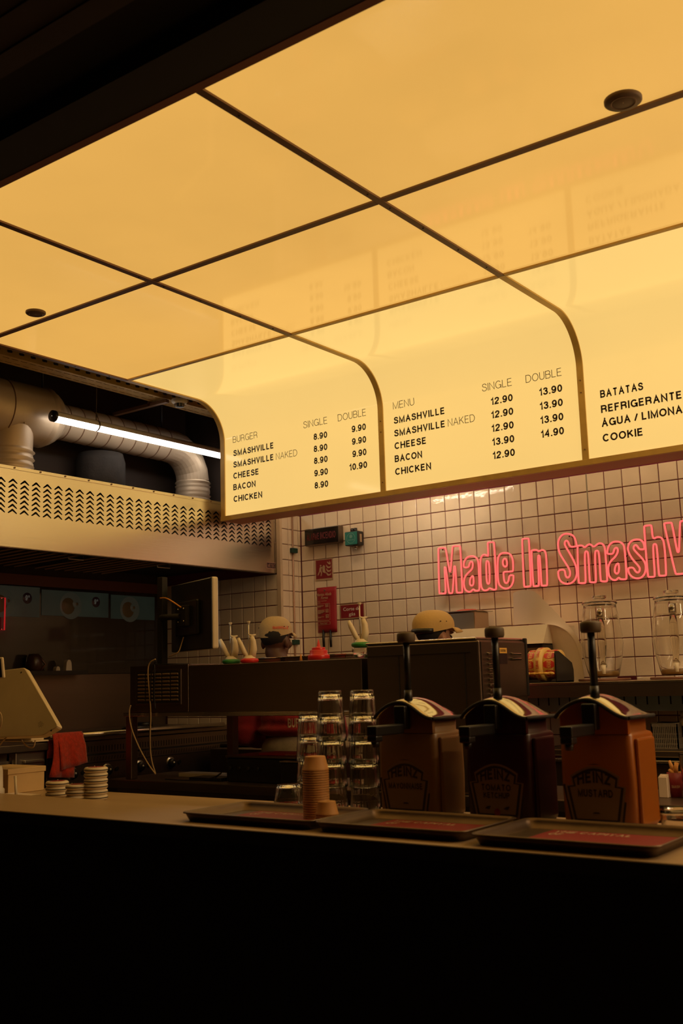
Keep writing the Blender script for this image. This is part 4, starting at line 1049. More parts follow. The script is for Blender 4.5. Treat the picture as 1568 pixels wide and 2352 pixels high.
# angled pale machine behind the sheet
am_ = thing('bun_warmer', 'pale sloping metal machine hood behind the label dispenser', 'machine', (0.9, -0.35, 1.41))
ya = -0.36
x0_ = at(1030, 1440, 1, ya).x; x1_ = at(1257, 1434, 1, ya).x; zt_ = at(1150, 1440, 1, ya).z; zb_ = at(1215, 1478, 1, ya - .1).z
x1b = at(1249, 1477, 1, ya - .04).x
poly = [(ya, zt_), (ya - .05, zb_), (-0.03, zb_), (-0.03, zt_)]
b = B(); vs0 = [b.bm.verts.new((x0_, y, z)) for y, z in poly]; vs1 = [b.bm.verts.new(((x1_ if i in (0, 3) else x1b), y, z)) for i, (y, z) in enumerate(poly)]
for i in range(4): b.bm.faces.new((vs0[i], vs0[(i + 1) % 4], vs1[(i + 1) % 4], vs1[i]))
b.bm.faces.new(vs0[::-1]); b.bm.faces.new(vs1); b.done('sloping_cover', M['cream'], am_)
box_obj('dark_body', M['black'], am_, x0_ + .01, ya - .02, 1.411, x1b - .02, -0.04, zb_ - .002, bev=0.004)
box_obj('drawer_edge', M['steel_dark'], am_, x0_ + .01, ya - .026, zb_ - .035, x1b - .01, ya - .02, zb_ - .02)
# steel pan with red sauce
xp0 = at(1030, 1405, 1, -0.20).x; xp1 = at(1094, 1405, 1, -0.20).x; zp1 = at(1060, 1404, 1, -0.2).z
pn = thing('steel_pan', 'steel container of red sauce on top of the pale machine', 'container', ((xp0 + xp1) / 2, -0.15, zt_))
b = B(); b.box(xp0, -0.22, zt_ + .0005, xp1, -0.06, zp1 - .004, bev=0.008); b.done('pan_body', M['pan_steel'], pn)
b = B(); b.box(xp0 - .012, -0.235, zp1 - .004, xp1 + .02, -0.045, zp1, bev=0.001); b.done('rim', M['steel'], pn)
b = B(); b.ell(((xp0 + xp1) / 2, -0.14, zp1 + .002), (abs(xp1 - xp0) * .38, 0.07, 0.012)); b.done('sauce', M['food_red'], pn)

# ================================================================== DARK MACHINE + PASS BOX + BENCH
YP = -1.5
m_ = thing('bun_toaster', 'large dark steel machine with louvred side in the middle of the kitchen', 'machine', (0.93, -1.3, 0.98))
mx0, mx1 = 0.645, 1.212; mz1 = 1.612
box_obj('body', M['steel_dark'], m_, mx0, YP, 0.976, mx1, -1.07, mz1 - .012, bev=0.008)
box_obj('top_cap', M['steel'], m_, mx0 - .002, YP - .004, mz1 - .012, mx1 - .01, -1.07, mz1, bev=0.005)
b = B(); b.box(mx0 + .0, YP - .003, 1.55, mx1 - .04, YP - .0003, 1.552); b.box(mx0 + .17, YP - .003, 1.0, mx0 + .172, YP - .0003, 1.55); b.box(mx1 - .07, YP - .003, 1.0, mx1 - .068, YP - .0003, 1.55); b.done('door_seam', M['black_matte'], m_)
sp = box_obj('side_panel', M['steel_dark'], m_, mx1, YP + .015, 1.36, mx1 + .004, -1.085, mz1 - .02, bev=0.001)
for k in range(10):
    b = B(); b.box(-.003, -.028, -.006, .012, .028, .004, bev=.002, mtx=Matrix.Translation((mx1 + .006, YP + .085, 1.545 - .021 * k)) @ Matrix.Rotation(.4, 4, 'Y')); b.done('louvre', M['steel'], sp)
for k in range(2):
    b = B(); b.box(-.003, -.04, -.006, .012, .04, .004, bev=.002, mtx=Matrix.Translation((mx1 + .006, YP + .31, 1.545 - .021 * k)) @ Matrix.Rotation(.4, 4, 'Y')); b.done('louvre', M['steel'], sp)
wl_ = box_obj('warning_label', M['warn'], sp, mx1 + .004, YP + .17, 1.545, mx1 + .006, YP + .235, 1.568)
box_obj('label_print', M['ink'], wl_, mx1 + .004, YP + .17, 1.50, mx1 + .0055, YP + .235, 1.544)
text_plane('label_text', 'CAUTION', (mx1 + .0065, YP + .175, 1.551), (mx1 + .0065, YP + .222, 1.551), (0, 0, .010), M['ink'], wl_, .02)
box_obj('rounded_frame', M['black'], m_, mx1 - .008, -1.09, 1.36, mx1 + .008, -1.07, mz1 + .0, bev=0.004)

ps = thing('pass_shelf', 'dark stainless over-shelf box with a louvred vent at its left end', 'shelf unit', (-0.1, -1.4, 0.98))
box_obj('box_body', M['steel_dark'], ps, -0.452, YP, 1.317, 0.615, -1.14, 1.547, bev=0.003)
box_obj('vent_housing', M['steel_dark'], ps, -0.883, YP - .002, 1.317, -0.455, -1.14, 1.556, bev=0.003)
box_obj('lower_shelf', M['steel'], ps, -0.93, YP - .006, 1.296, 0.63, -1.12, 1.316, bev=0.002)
for (x, y) in ((-0.893, YP + .02), (-0.462, -1.17), (0.60, -1.17), (0.60, YP + .02)):
    box_obj('leg', M['steel_dark'], ps, x - .022, y - .022, 0.976, x + .022, y + .022, 1.2955, bev=0.003)
vg = box_obj('vent_frame', M['steel_dark'], ps, -0.835, YP - .008, 1.355, -0.50, YP - .002, 1.533, bev=0.002)
for i in range(5):
    for k in range(8):
        x0 = -0.815 + i * 0.061; z0 = 1.372 + k * .0185
        b = B(); b.box(-.025, -.001, -.0045, .025, .006, .0045, bev=.001, mtx=Matrix.Translation((x0 + .027, YP - .012, z0 + .006)) @ Matrix.Rotation(.5, 4, 'X')); b.done('louvre', M['louvre'], vg)
box_obj('vent_back', M['black_matte'], vg, -0.82, YP - .0088, 1.366, -0.51, YP - .008, 1.522)

bn = thing('prep_bench', 'low dark stainless prep bench behind the counter', 'bench', (-0.1, -1.2, 0))
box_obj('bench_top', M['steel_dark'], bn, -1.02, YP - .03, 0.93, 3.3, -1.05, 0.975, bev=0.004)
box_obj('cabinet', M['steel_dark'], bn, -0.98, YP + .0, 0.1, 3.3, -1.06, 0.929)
for x in (-0.9, 0.2, 1.3, 2.4):
    box_obj('leg', M['steel_dark'], bn, x, YP + .02, 0.0, x + .05, YP + .07, 0.0995)

# things on top of the pass box
def sauce_gun(px_, py_, col, label, Y=-1.36, s=1.0):
    p = at(px_, py_, 1, Y); z0 = 1.5475
    t = thing('sauce_gun', label, 'sauce dispenser', (p.x, Y, z0)); x = p.x
    b = B(); b.lathe((x, Y, z0), [(0.001, 0), (0.030, 0), (0.044, 0.006), (0.047, 0.014), (0.044, 0.022), (0.032, 0.026), (0.001, 0.026)], 24); b.done('collar', M[col], t)
    b = B(); b.lathe((x, Y, z0), [(0.032, 0.026), (0.026, 0.034), (0.022, 0.04), (0.001, 0.04)], 20); b.done('cone', M['cream'], t)
    ax = Vector((R2.x, R2.y, 0))
    q = Vector((x, Y, z0))
    b = B(); b.tube([q + ax * .012 + Vector((0, 0, .03)), q + ax * .022 + Vector((0, 0, .07)), q + ax * .020 + Vector((0, 0, .11)), q + ax * .012 + Vector((0, 0, .135))], [.018, .017, .014, .010], 12)
    b.tube([q + ax * -.004 + Vector((0, 0, .145)), q + ax * .012 + Vector((0, 0, .137)), q + ax * .034 + Vector((0, 0, .143))], [.004, .007, .003], 8)
    b.done('barrel', M['cream'], t)
    b = B(); b.tube([q + ax * -.006 + Vector((0, 0, .03)), q + ax * -.025 + Vector((0, 0, .055)), q + ax * -.045 + Vector((0, 0, .10)), q + ax * -.056 + Vector((0, 0, .128))], [.010, .013, .013, .008], 10); b.done('trigger', M['cream'], t)
    b = B(); b.cyl(q + ax * -.003 + Vector((0, 0, .04)), q + ax * -.002 + Vector((0, 0, .205)), .0035, seg=8); b.done('plunger_rod', M['steel'], t)
    b = B(); b.lathe(q + ax * -.002, [(0.001, .198), (.004, .198), (.009, .207), (.009, .211), (.001, .211)], 12); b.done('plunger_cap', M['cream'], t)
    return t
sauce_gun(531, 1522, 'green_plastic', 'cream sauce gun with green collar, leftmost on the steel box')
sauce_gun(573, 1521, 'red_plastic', 'cream sauce gun with red collar on the steel box')
# squeeze bottle
p = at(732, 1515, 1, -1.38)
sb = thing('squeeze_bottle', 'stepped red squeeze bottle with pointed tip on the steel box', 'bottle', (p.x, -1.38, 1.5475))
b = B(); b.lathe((p.x, -1.38, 1.5475), [(0.001, 0), (0.052, 0), (0.052, 0.024), (0.050, 0.026), (0.042, 0.028), (0.042, 0.046), (0.040, 0.048), (0.032, 0.05)], 28); b.done('bottle', M['red_plastic'], sb)
b = B(); b.lathe((p.x, -1.38, 1.5475), [(0.032, 0.05), (0.032, 0.059), (0.03, 0.061), (0.011, 0.062), (0.008, 0.07), (0.0025, 0.098), (0.001, 0.098)], 24); b.done('nozzle', M['red_plastic'], sb)
p = at(691, 1517, 1, -1.3); b = B(); b.lathe((p.x, -1.3, 1.5475), [(0.001, 0), (0.009, 0), (0.003, 0.034), (0.001, 0.036)], 14); o = b.done('bottle_tip', M['orange'], None); setp(o, 'small orange pointed nozzle beside the red squeeze bottle', 'nozzle')
# shallow steel pans
for i, (a_, c_, yy, lab) in enumerate(((600, 662, -1.22, 'shallow steel pan on the box behind the red collar gun'), (665, 812, -1.22, 'long shallow steel pan on the box behind the red bottle'))):
    xa = at(a_, 1515, 1, yy).x; xb = at(c_, 1515, 1, yy).x
    t = thing('gastro_pan', lab, 'pan', ((xa + xb) / 2, yy, 1.5475))
    b = B(); b.box(xa + .01, yy - .05, 1.5478, xb - .01, yy + .06, 1.572, bev=.004); b.done('pan_body', M['steel_dark'], t)
    b = B(); b.box(xa, yy - .06, 1.572, xb, yy + .07, 1.576, bev=.001); b.done('rim', M['chrome'], t)
# small parchment sheet at right
xa = at(748, 1513, 1, -1.46).x; xb = at(815, 1511, 1, -1.46).x
o = box_obj('thin_tray', M['alu'], None, xa, -1.49, 1.5475, xb, -1.42, 1.5515, bev=.001); setp(o, 'thin flat metal tray at the right end of the steel box', 'tray')
# sauce pot with green collar at the right
sg2 = sauce_gun(829, 1478, 'green_plastic', 'pair of cream sauce guns with green collar beside the dark machine', Y=-1.30)
p = at(829, 1500, 1, -1.30)
for c in [c for c in bpy.data.objects if c.parent == sg2]: pass
sg2.location = (sg2.location.x, sg2.location.y, 1.5475 + .052)
b = B(); b.lathe((p.x, -1.30, 1.5475), [(0.001, 0), (0.036, 0), (0.036, 0.03), (0.043, 0.034), (0.043, 0.048), (0.001, 0.05)], 24); o = b.done('sauce_pot', M['glass_frost'], None); setp(o, 'clear pot of orange sauce under the right sauce gun', 'pot')

# monitor on a pole
mo = thing('kitchen_monitor', 'black-backed monitor with pale edge seen from behind on a pole', 'monitor', at(378, 1515, 1, -1.35))
Rt = atd(484, 1321, 5.28); Rb = atd(476, 1487, 5.28); Lt = atd(392, 1350, 5.72); Lb = atd(384, 1503, 5.72)
Rb = Vector((Rt.x, Rt.y, Rb.z)); Lb = Vector((Lt.x, Lt.y, Lb.z)); zt_ = (Rt.z + Lt.z) / 2; zb_ = (Rb.z + Lb.z) / 2
dvec = (Vector((Rt.x, Rt.y, 0)) - Vector((Lt.x, Lt.y, 0))); wlen = dvec.length; dvec.normalize(); nrm = Vector((dvec.y, -dvec.x, 0))
if nrm.dot(CAM - Rt) > 0: nrm = -nrm    # screen side faces away from the camera
mm_ = Matrix(((dvec.x, nrm.x, 0, Lt.x), (dvec.y, nrm.y, 0, Lt.y), (dvec.z, nrm.z, 1, zb_), (0, 0, 0, 1)))
hh_ = zt_ - zb_
b = B(); b.box(0.004, 0, 0, wlen - .004, 0.022, hh_, bev=.006, seg=3, mtx=mm_); b.done('back_shell', M['black'], mo)
b = B(); b.box(0, 0.006, -.002, wlen, 0.042, hh_ + .002, bev=.010, seg=3, mtx=mm_); b.done('pale_bezel', M['cream'], mo)
b = B(); b.box(0.01, 0.042, .01, wlen - .01, 0.0435, hh_ - .01, mtx=mm_); b.done('screen', mat('kitchen_screen', (0.02, 0.02, 0.02), 0.2, emit=(0.25, 0.24, 0.2)), mo)
b = B(); b.box(wlen * .2, -.02, hh_ * .22, wlen * .75, 0.0, hh_ * .72, bev=.008, mtx=mm_); b.done('rear_housing', M['black'], mo)
b = B(); b.box(wlen * .36, -.045, hh_ * .35, wlen * .58, -.02, hh_ * .65, bev=.003, mtx=mm_); b.done('mount_plate', M['black_matte'], mo)
for (u, v) in ((.40, .42), (.54, .42), (.40, .60), (.54, .60)):
    q = mm_ @ Vector((wlen * u, -.046, hh_ * v)); b = B(); b.ell(q, .005, seg=8, rings=6); b.done('bolt', M['chrome'], mo)
pp_ = at(377, 1515, 1, -1.35)
b = B(); b.box(pp_.x - .028, -1.375, 1.5575, pp_.x + .012, -1.335, at(377, 1326, 1, -1.35).z, bev=.003); b.done('pole', M['black_matte'], mo)
b = B(); b.box(pp_.x - .06, -1.42, 1.5565, pp_.x + .10, -1.26, 1.566, bev=.003); b.done('foot', M['black_matte'], mo)
q = mm_ @ Vector((wlen * .45, -.045, hh_ * .5)); b = B(); b.tube([(pp_.x, -1.355, q.z), (pp_.x + .05, -1.42, q.z), q], .016, 8); b.done('arm', M['black_matte'], mo)
q1 = atd(462, 1393, 5.4); b = B(); b.tube(chaikin([at(368, 1374, 1, -1.39), at(380, 1373, 1, -1.40), at(395, 1381, 1, -1.45), mm_ @ Vector((wlen * .5, -.05, hh_ * .62))], 2, False), .004, 6)
b.done('cable', M['orange'], mo)
b = B(); b.tube(chaikin([mm_ @ Vector((wlen * .42, -.02, hh_ * .2)), mm_ @ Vector((wlen * .40, -.03, hh_ * .08)), at(410, 1500, 1, -1.45), at(388, 1508, 1, -1.40)], 2, False), .003, 6); b.done('cable', M['cable_tan'], mo)
# hanging cables at the left of the pass box
cb = thing('hanging_cables', 'loose tan and black cables hanging in front of the vent', 'cable', at(345, 1520, 1, YP - .03))
def cable(pts, r, m, y=YP - .025):
    b = B(); b.tube(chaikin([at(x, yy, 1, y) for x, yy in pts], 2, False), r, 6); b.done('strand', M[m], cb)
cable([(357, 1514), (342, 1522), (339, 1545), (343, 1590), (347, 1640), (344, 1700), (347, 1745), (357, 1776)], .0035, 'cable_tan')
cable([(358, 1518), (346, 1545), (345, 1600), (344, 1660), (343, 1720)], .003, 'black')
cable([(354, 1518), (356, 1550), (353, 1590), (357, 1630)], .003, 'black')
cable([(300, 1620), (296, 1635), (300, 1670), (318, 1715), (340, 1755), (357, 1778)], .0035, 'cable_tan', YP - .05)

# bench clutter
def bx(name, lab, cat, a, c, y0, y1, z0, m, bev=.004):
    xa = at(*a, 1, y0); xb = at(*c, 1, y0); 
    o = box_obj(name, M[m], None, xa.x, y0, z0, xb.x, y1, xa.z, bev=bev); return setp(o, lab, cat)
b1 = thing('grill_press', 'flat black lidded appliance on the prep bench', 'appliance', at(580, 1780, 1, -1.40))
xa = at(519, 1735, 1, -1.42); xb = at(640, 1735, 1, -1.42)
box_obj('lower_body', M['black'], b1, xa.x, -1.42, 0.9755, xb.x + .1, -1.08, xa.z - .012, bev=.008)
box_obj('lid', M['steel_dark'], b1, xa.x - .004, -1.425, xa.z - .011, xb.x + .104, -1.08, xa.z, bev=.004)
for k in range(4): 
    b = B(); b.cyl((xa.x + .03 + k * .06, -1.42, xa.z - .06), (xa.x + .03 + k * .06, -1.432, xa.z - .06), .008, seg=12); b.done('knob', M['black_matte'], b1)
b2 = thing('lidded_container', 'dark container with a pale rim at the right of the black appliance', 'container', at(660, 1780, 1, -1.46))
xa = at(642, 1748, 1, -1.47); xb = at(700, 1748, 1, -1.47)
box_obj('container_body', M['black'], b2, xa.x + .004, -1.47, 0.9755, xb.x - .004, -1.432, xa.z - .006, bev=.004)
box_obj('container_rim', M['steel'], b2, xa.x, -1.474, xa.z - .006, xb.x, -1.430, xa.z, bev=.002)
zz = at(519, 1735, 1, -1.42).z
xa = at(600, 1732, 1, -1.36); xb = at(700, 1732, 1, -1.36)
o = box_obj('red_box', M['red'], None, xa.x, -1.38, zz + .0005, xb.x, -1.25, zz + .012, bev=.002); setp(o, 'flat red printed box lying on the black appliance', 'box')
text_plane('box_text', 'smash', (xa.x + (xb.x - xa.x) * .62, -1.3805, zz + .003), (xa.x + (xb.x - xa.x) * .9, -1.3805, zz + .003), (0, 0, .008), M['label_cream'], o, .01)
xa = at(416, 1757, 1, -1.25); xb = at(519, 1757, 1, -1.25)
o = box_obj('white_board', M['white'], None, xa.x + .03, -1.30, 0.9756, xb.x - .01, -1.20, 0.995, bev=.002); setp(o, 'thin white board lying on the prep bench', 'board')
xa = at(440, 1765, 1, -1.40)
o = box_obj('tablet', M['black'], None, xa.x, -1.42, 0.9756, at(512, 1765, 1, -1.4).x, -1.31, 0.990, bev=.003); setp(o, 'flat black tablet lying on the prep bench before the white board', 'tablet')
b = B(); b.tube(chaikin([(xa.x + .2, -1.44, .992), (xa.x + .27, -1.45, 1.03), (xa.x + .2, -1.46, .99), (xa.x + .05, -1.48, .979), (xa.x - .12, -1.47, .981)], 2, False), .003, 6); o = b.done('power_cable', M['black'], None); setp(o, 'black power cable curling over the prep bench', 'cable')
# fry basket and fryer behind
fr = thing('fry_basket', 'wire fry basket with long handle in front of the tiled wall', 'basket', (-0.95, -0.6, 1.2))
def wire_basket(parent, x0, y0, z0, x1, y1, z1, n=7):
    b = B()
    for k in range(n + 1):
        x = x0 + (x1 - x0) * k / n; b.tube([(x, y0, z1), (x + (.01 if k < n / 2 else -.01), y0, z0), (x, y1, z0), (x, y1, z1)], .0013, 4)
    for k in range(5):
        z = z0 + (z1 - z0) * k / 4; b.tube([(x0, y0, z), (x1, y0, z), (x1, y1, z), (x0, y1, z)], .0013 if k < 4 else .003, 4, closed=True)
    b.done('wire_cage', M['wire'], parent)
xa = at(482, 1672, 1, -0.30); xb = at(505, 1672, 1, -0.30)
wire_basket(fr, xa.x, -0.30, at(478, 1715, 1, -0.30).z, xb.x + .02, -0.225, xa.z)
b = B(); b.tube([(xb.x, -.29, xa.z), (xb.x + .03, -.30, xa.z + .02), at(575, 1668, 1, -0.30)], .005, 6); b.done('handle', M['black'], fr)
fy = thing('fryer', 'dark steel fryer behind the prep bench beneath the tiled wall', 'fryer', (-0.6, -0.5, 0))
xa = at(472, 1728, 1, -0.70); xb = at(620, 1720, 1, -0.70)
box_obj('tank', M['steel_dark'], fy, xa.x, -0.66, 0.0, xb.x + .3, -0.25, at(540, 1722, 1, -.7).z, bev=.004)
b = B(); b.tube([(xa.x + .1, -0.672, at(540, 1722, 1, -.7).z + .02), (xb.x + .2, -0.672, at(540, 1722, 1, -.7).z + .03)], .012, 8); b.done('rail', M['black'], fy)

# ================================================================== COOKING RANGE
XR = -1.18
rg = thing('cooking_range', 'dark stainless cooking range with four dials along the left wall', 'range', (-1.55, -1.2, 0))
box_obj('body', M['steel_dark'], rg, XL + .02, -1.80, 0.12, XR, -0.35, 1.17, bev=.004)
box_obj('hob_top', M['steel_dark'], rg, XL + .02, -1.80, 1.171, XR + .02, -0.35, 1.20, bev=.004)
box_obj('plinth', M['black_matte'], rg, XL + .05, -1.75, 0.0, XR - .05, -0.4, 0.119)
b = B(); b.cyl((XR + .05, -1.83, 1.207), (XR + .05, -0.52, 1.207), .014, seg=16)
for y in (-1.78, -1.15, -0.56): b.cyl((XR, y, 1.19), (XR + .05, y, 1.207), .008, seg=8)
b.done('hand_rail', M['steel'], rg)
b = B(); b.cyl((XL + .2, -.6, 1.2005), (XL + .2, -.6, 1.225), .06, seg=20); b.cyl((XL + .45, -.9, 1.2005), (XL + .45, -.9, 1.215), .08, seg=20); b.done('burner', M['black'], rg)
plate('vent_strip', M['steel_dark'], rg, 60, 1, (0.0205, 0.05), [(0.006, 0.01), (0.013, 0.01), (0.013, 0.04), (0.006, 0.04)], lambda u, v: Vector((XR + .003, -1.62 + u, 1.10 + v)))
plate('vent_strip', M['steel_dark'], rg, 60, 1, (0.0205, 0.035), [(0.004, 0.008), (0.009, 0.008), (0.014, 0.028), (0.009, 0.028)], lambda u, v: Vector((XR + .003, -1.62 + u, 1.055 + v)))
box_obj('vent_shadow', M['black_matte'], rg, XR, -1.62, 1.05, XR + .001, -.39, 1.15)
for (px_, py_) in ((168, 1777), (248, 1768), (323, 1760), (394, 1752)):
    p = at(px_, py_, 0, XR + .01)
    b = B(); b.lathe((XR + .0005, p.y, p.z), [(.001, 0.003), (.034, .003), (.034, 0.0)], 28, axis='x'); dk = b.done('dial', M['steel'], rg)
    b = B(); b.lathe((XR + .004, p.y, p.z), [(.025, 0.0), (.024, 0.02), (.018, .024), (.001, .024)], 24, axis='x'); b.done('knob', M['black'], dk)
    b = B(); b.ell((XR + .028, p.y + .002, p.z + .002), .006, seg=10, rings=8); b.done('knob_dot', M['white'], dk)
    b = B(); b.cyl((XR + .0, p.y + .07, p.z), (XR + .006, p.y + .07, p.z), .012, seg=14); b.done('igniter', M['black'], dk)
# neighbouring left cabinet
lc = thing('griddle_unit', 'worn stainless cabinet unit left of the range with a small handle', 'cabinet', (-1.5, -2.3, 0))
box_obj('body', M['steel'], lc, XL + .02, -1.99, 0.1, XR + .0, -1.81, 1.14, bev=.004)
box_obj('top_edge', M['steel_dark'], lc, XL + .02, -2.36, 1.141, XR + .03, -1.81, 1.18, bev=.004)
box_obj('side_body', M['steel_dark'], lc, XL + .02, -2.36, 0.1, XR - .06, -1.995, 1.14, bev=.004)
box_obj('plinth', M['black_matte'], lc, XL + .05, -2.34, 0.0, XR - .08, -1.85, 0.0995)
b = B(); b.box(XR + .002, -1.95, 1.085, XR + .022, -1.83, 1.10, bev=.003); b.done('handle', M['steel'], lc)
b = B(); b.cyl((XR + .0, -1.90, 1.06), (XR + .004, -1.90, 1.06), .006, seg=10); b.done('lock', M['black'], lc)
b = B(); b.box(XR - .06, -2.12, 1.08, XR - .04, -2.0, 1.10, bev=.003); b.done('handle', M['steel'], lc)
# red towel over the rail
tw = thing('red_towel', 'red cloth towel draped over the range hand rail', 'towel', (XR + .05, -1.62, 1.22))
xr_ = XR + .05
def towel(y0, y1, zb, dxx, seed, nm):
    b = B(); cols = 14; pts = []
    prf = [(-.022, 1.10), (-.021, 1.16), (-.017, 1.205), (-.008, 1.222), (.006, 1.2235), (.016, 1.212), (.02, 1.19)]
    zs = [1.16, 1.12, 1.08, 1.04, 1.0, .97]
    pr_ = prf + [(.021 + dxx, z) for z in zs if z > zb] + [(.022 + dxx, zb)]
    rows = []
    for j, (u, z) in enumerate(pr_):
        r = []
        for i in range(cols + 1):
            t = i / cols; fall = max(0, min(1, (1.2 - z) / .2))
            wav = .008 * math.sin(t * 11 + seed) * fall + .004 * math.sin(t * 23 + z * 30) * fall
            y = y0 + (y1 - y0) * t; y = y + .02 * fall * (t - .5) + .015 * math.sin(z * 18 + seed) * fall
            zz_ = z + (.025 * (t - .6) * seed if j == len(pr_) - 1 else 0)
            r.append(b.bm.verts.new((xr_ + u + wav + (.006 * fall if u > 0 else 0), y, zz_)))
        rows.append(r)
    for r0, r1 in zip(rows, rows[1:]):
        for i in range(cols):
            f = b.bm.faces.new((r0[i], r0[i + 1], r1[i + 1], r1[i])); f.smooth = True
    o = b.done(nm, M['red_cloth'], tw); so = o.modifiers.new('t', 'SOLIDIFY'); so.thickness = .004; so.offset = 1
ty0 = at(127, 1690, 0, XR + .05).y; ty1 = at(186, 1686, 0, XR + .05).y
towel(ty0, ty1, 1.055, .012, 1.0, 'front_layer')
towel(ty0 - .03, ty1 - .06, 1.0, .002, -.6, 'back_layer')

# wall shelf with knives on the left wall
ks = thing('utensil_shelf', 'thin dark metal shelf on the left wall above the range', 'shelf', (-1.85, -1.3, 1.54))
b = B(); b.box(XL + .013, -1.75, 1.535, XL + .12, -0.99, 1.54); b.box(XL + .117, -1.75, 1.54, XL + .12, -0.99, 1.56); b.done('shelf_tray', M['black'], ks)
for (a_, c_, lab, hgt) in ((123, 134, 'short pale utensil handle on the dark wall shelf', .045), (146, 161, 'tall pale rounded utensil handle on the dark wall shelf', .085)):
    pa = at(a_, 1548, 0, XL + .08); pb = at(c_, 1548, 0, XL + .08); yc = (pa.y + pb.y) / 2; wv = abs(pb.y - pa.y) / 2
    b = B(); pts = [(-wv, 0), (wv, 0), (wv * .72, hgt * .8), (wv * .4, hgt * .97), (0, hgt), (-wv * .4, hgt * .97), (-wv * .72, hgt * .8)]
    b.prism(pts, lambda u, v: Vector((XL + .07, yc + u, 1.5405 + v)), lambda u, v: Vector((XL + .10, yc + u, 1.5405 + v))); o = b.done('utensil', M['knife_white'], None); setp(o, lab, 'utensil')
p = at(80, 1520, 0, XL + .08)
vt = thing('jug', 'dark brown rounded jug on the wall shelf behind the cream terminal', 'jug', (XL + .08, p.y, 1.5405))
b = B(); b.lathe((XL + .07, p.y, 1.5405), [(.001, 0), (.04, 0), (.05, .05), (.045, .10), (.03, .12), (.001, .122)], 20); b.done('jug_body', mat('dark_brown_jug', (0.05, 0.02, 0.01), 0.3), vt)
b = B(); b.tube([(XL + .07, p.y + .045, 1.56), (XL + .07, p.y + .085, 1.60), (XL + .07, p.y + .04, 1.645)], .008, 8); b.done('jug_handle', mat('brown_jug_handle', (0.12, 0.05, 0.02), 0.3), vt)

# menu screen reflections on the left wall, built as dim glowing pictures
XS_ = XL + 0.014
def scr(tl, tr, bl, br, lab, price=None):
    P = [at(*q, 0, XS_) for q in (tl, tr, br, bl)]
    t = thing('screen_reflection', lab, 'screen reflection', P[3])
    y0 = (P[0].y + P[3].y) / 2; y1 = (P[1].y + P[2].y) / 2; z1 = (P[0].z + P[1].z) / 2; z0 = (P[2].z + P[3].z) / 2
    box_obj('reflected_screen', M['refl_screen'], t, XS_ - .0035, y0, z0, XS_, y1, z1)
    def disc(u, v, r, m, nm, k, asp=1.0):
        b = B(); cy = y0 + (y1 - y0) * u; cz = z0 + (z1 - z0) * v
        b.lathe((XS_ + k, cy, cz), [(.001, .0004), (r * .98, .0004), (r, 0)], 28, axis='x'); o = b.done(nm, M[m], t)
    disc(.42, .42, .085, 'refl_plate', 'plate_picture', .0002)
    disc(.38, .40, .052, 'refl_food', 'food_picture', .0008); disc(.50, .5, .028, 'refl_plate', 'egg_picture', .0014); disc(.51, .5, .010, 'refl_food', 'yolk_picture', .002)
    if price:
        disc(.80, .62, .034, 'refl_disc', 'price_disc', .0008)
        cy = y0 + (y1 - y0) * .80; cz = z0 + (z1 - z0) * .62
        text_plane('price_text', '9', (XS_ + .0016, cy - .014, cz - .014), (XS_ + .0016, cy + .002, cz - .014), (0, 0, .032), M['refl_price'], t, .02)
        text_plane('price_text', '90', (XS_ + .0016, cy + .005, cz + .004), (XS_ + .0016, cy + .018, cz + .004), (0, 0, .014), M['refl_price'], t, .01)
scr((-60, 1338), (98, 1352), (-60, 1411), (84, 1419), 'painted reflection of a food screen at the left edge behind the range', 1)
scr((102, 1353), (256, 1365), (90, 1411), (242, 1420), 'painted reflection of a food screen with a price, middle of the three', 1)
scr((262, 1366), (356, 1372), (248, 1421), (354, 1424), 'painted reflection of a food screen nearest the monitor pole')
# reflection of a neon letter at the left edge, built as a glowing tube
nb = thing('neon_letter_reflection', 'painted reflection of a red neon letter at the left edge below the reflected screens', 'neon reflection', at(6, 1400, 0, XL + .03))
b = B(); b.tube([at(x, y, 0, XL + .03) for x, y in ((-4, 1372), (12, 1373), (10, 1447), (-4, 1447))], .005, 6, closed=True); b.done('letter_tube', M['neon_reflection'], nb)
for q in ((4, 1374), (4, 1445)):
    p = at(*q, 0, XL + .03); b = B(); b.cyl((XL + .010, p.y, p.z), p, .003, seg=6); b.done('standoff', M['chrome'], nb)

# ================================================================== COUNTER
cn = thing('service_counter', 'long service counter with light laminate top and black front', 'counter', (1.5, -2.8, 0))
box_obj('ledge_top', M['wood'], cn, -1.93, -3.085, 1.012, 4.6, -2.72, 1.05, bev=.003)
box_obj('worktop', M['wood'], cn, -1.93, -2.7195, 0.995, 4.6, -2.385, 1.032, bev=.002)
box_obj('edge_shade_strip', M['wood_dark'], cn, -1.93, -3.088, 1.0115, 4.6, -3.0851, 1.0475)  # dark strip puts shade onto the laminate's front edge
box_obj('front_panel', M['wood_dark'], cn, -1.93, -3.06, 0.05, 4.6, -3.0, 1.0115)
box_obj('back_cabinet', M['wood_dark'], cn, -1.93, -2.999, 0.0, 4.6, -2.42, 0.9945)

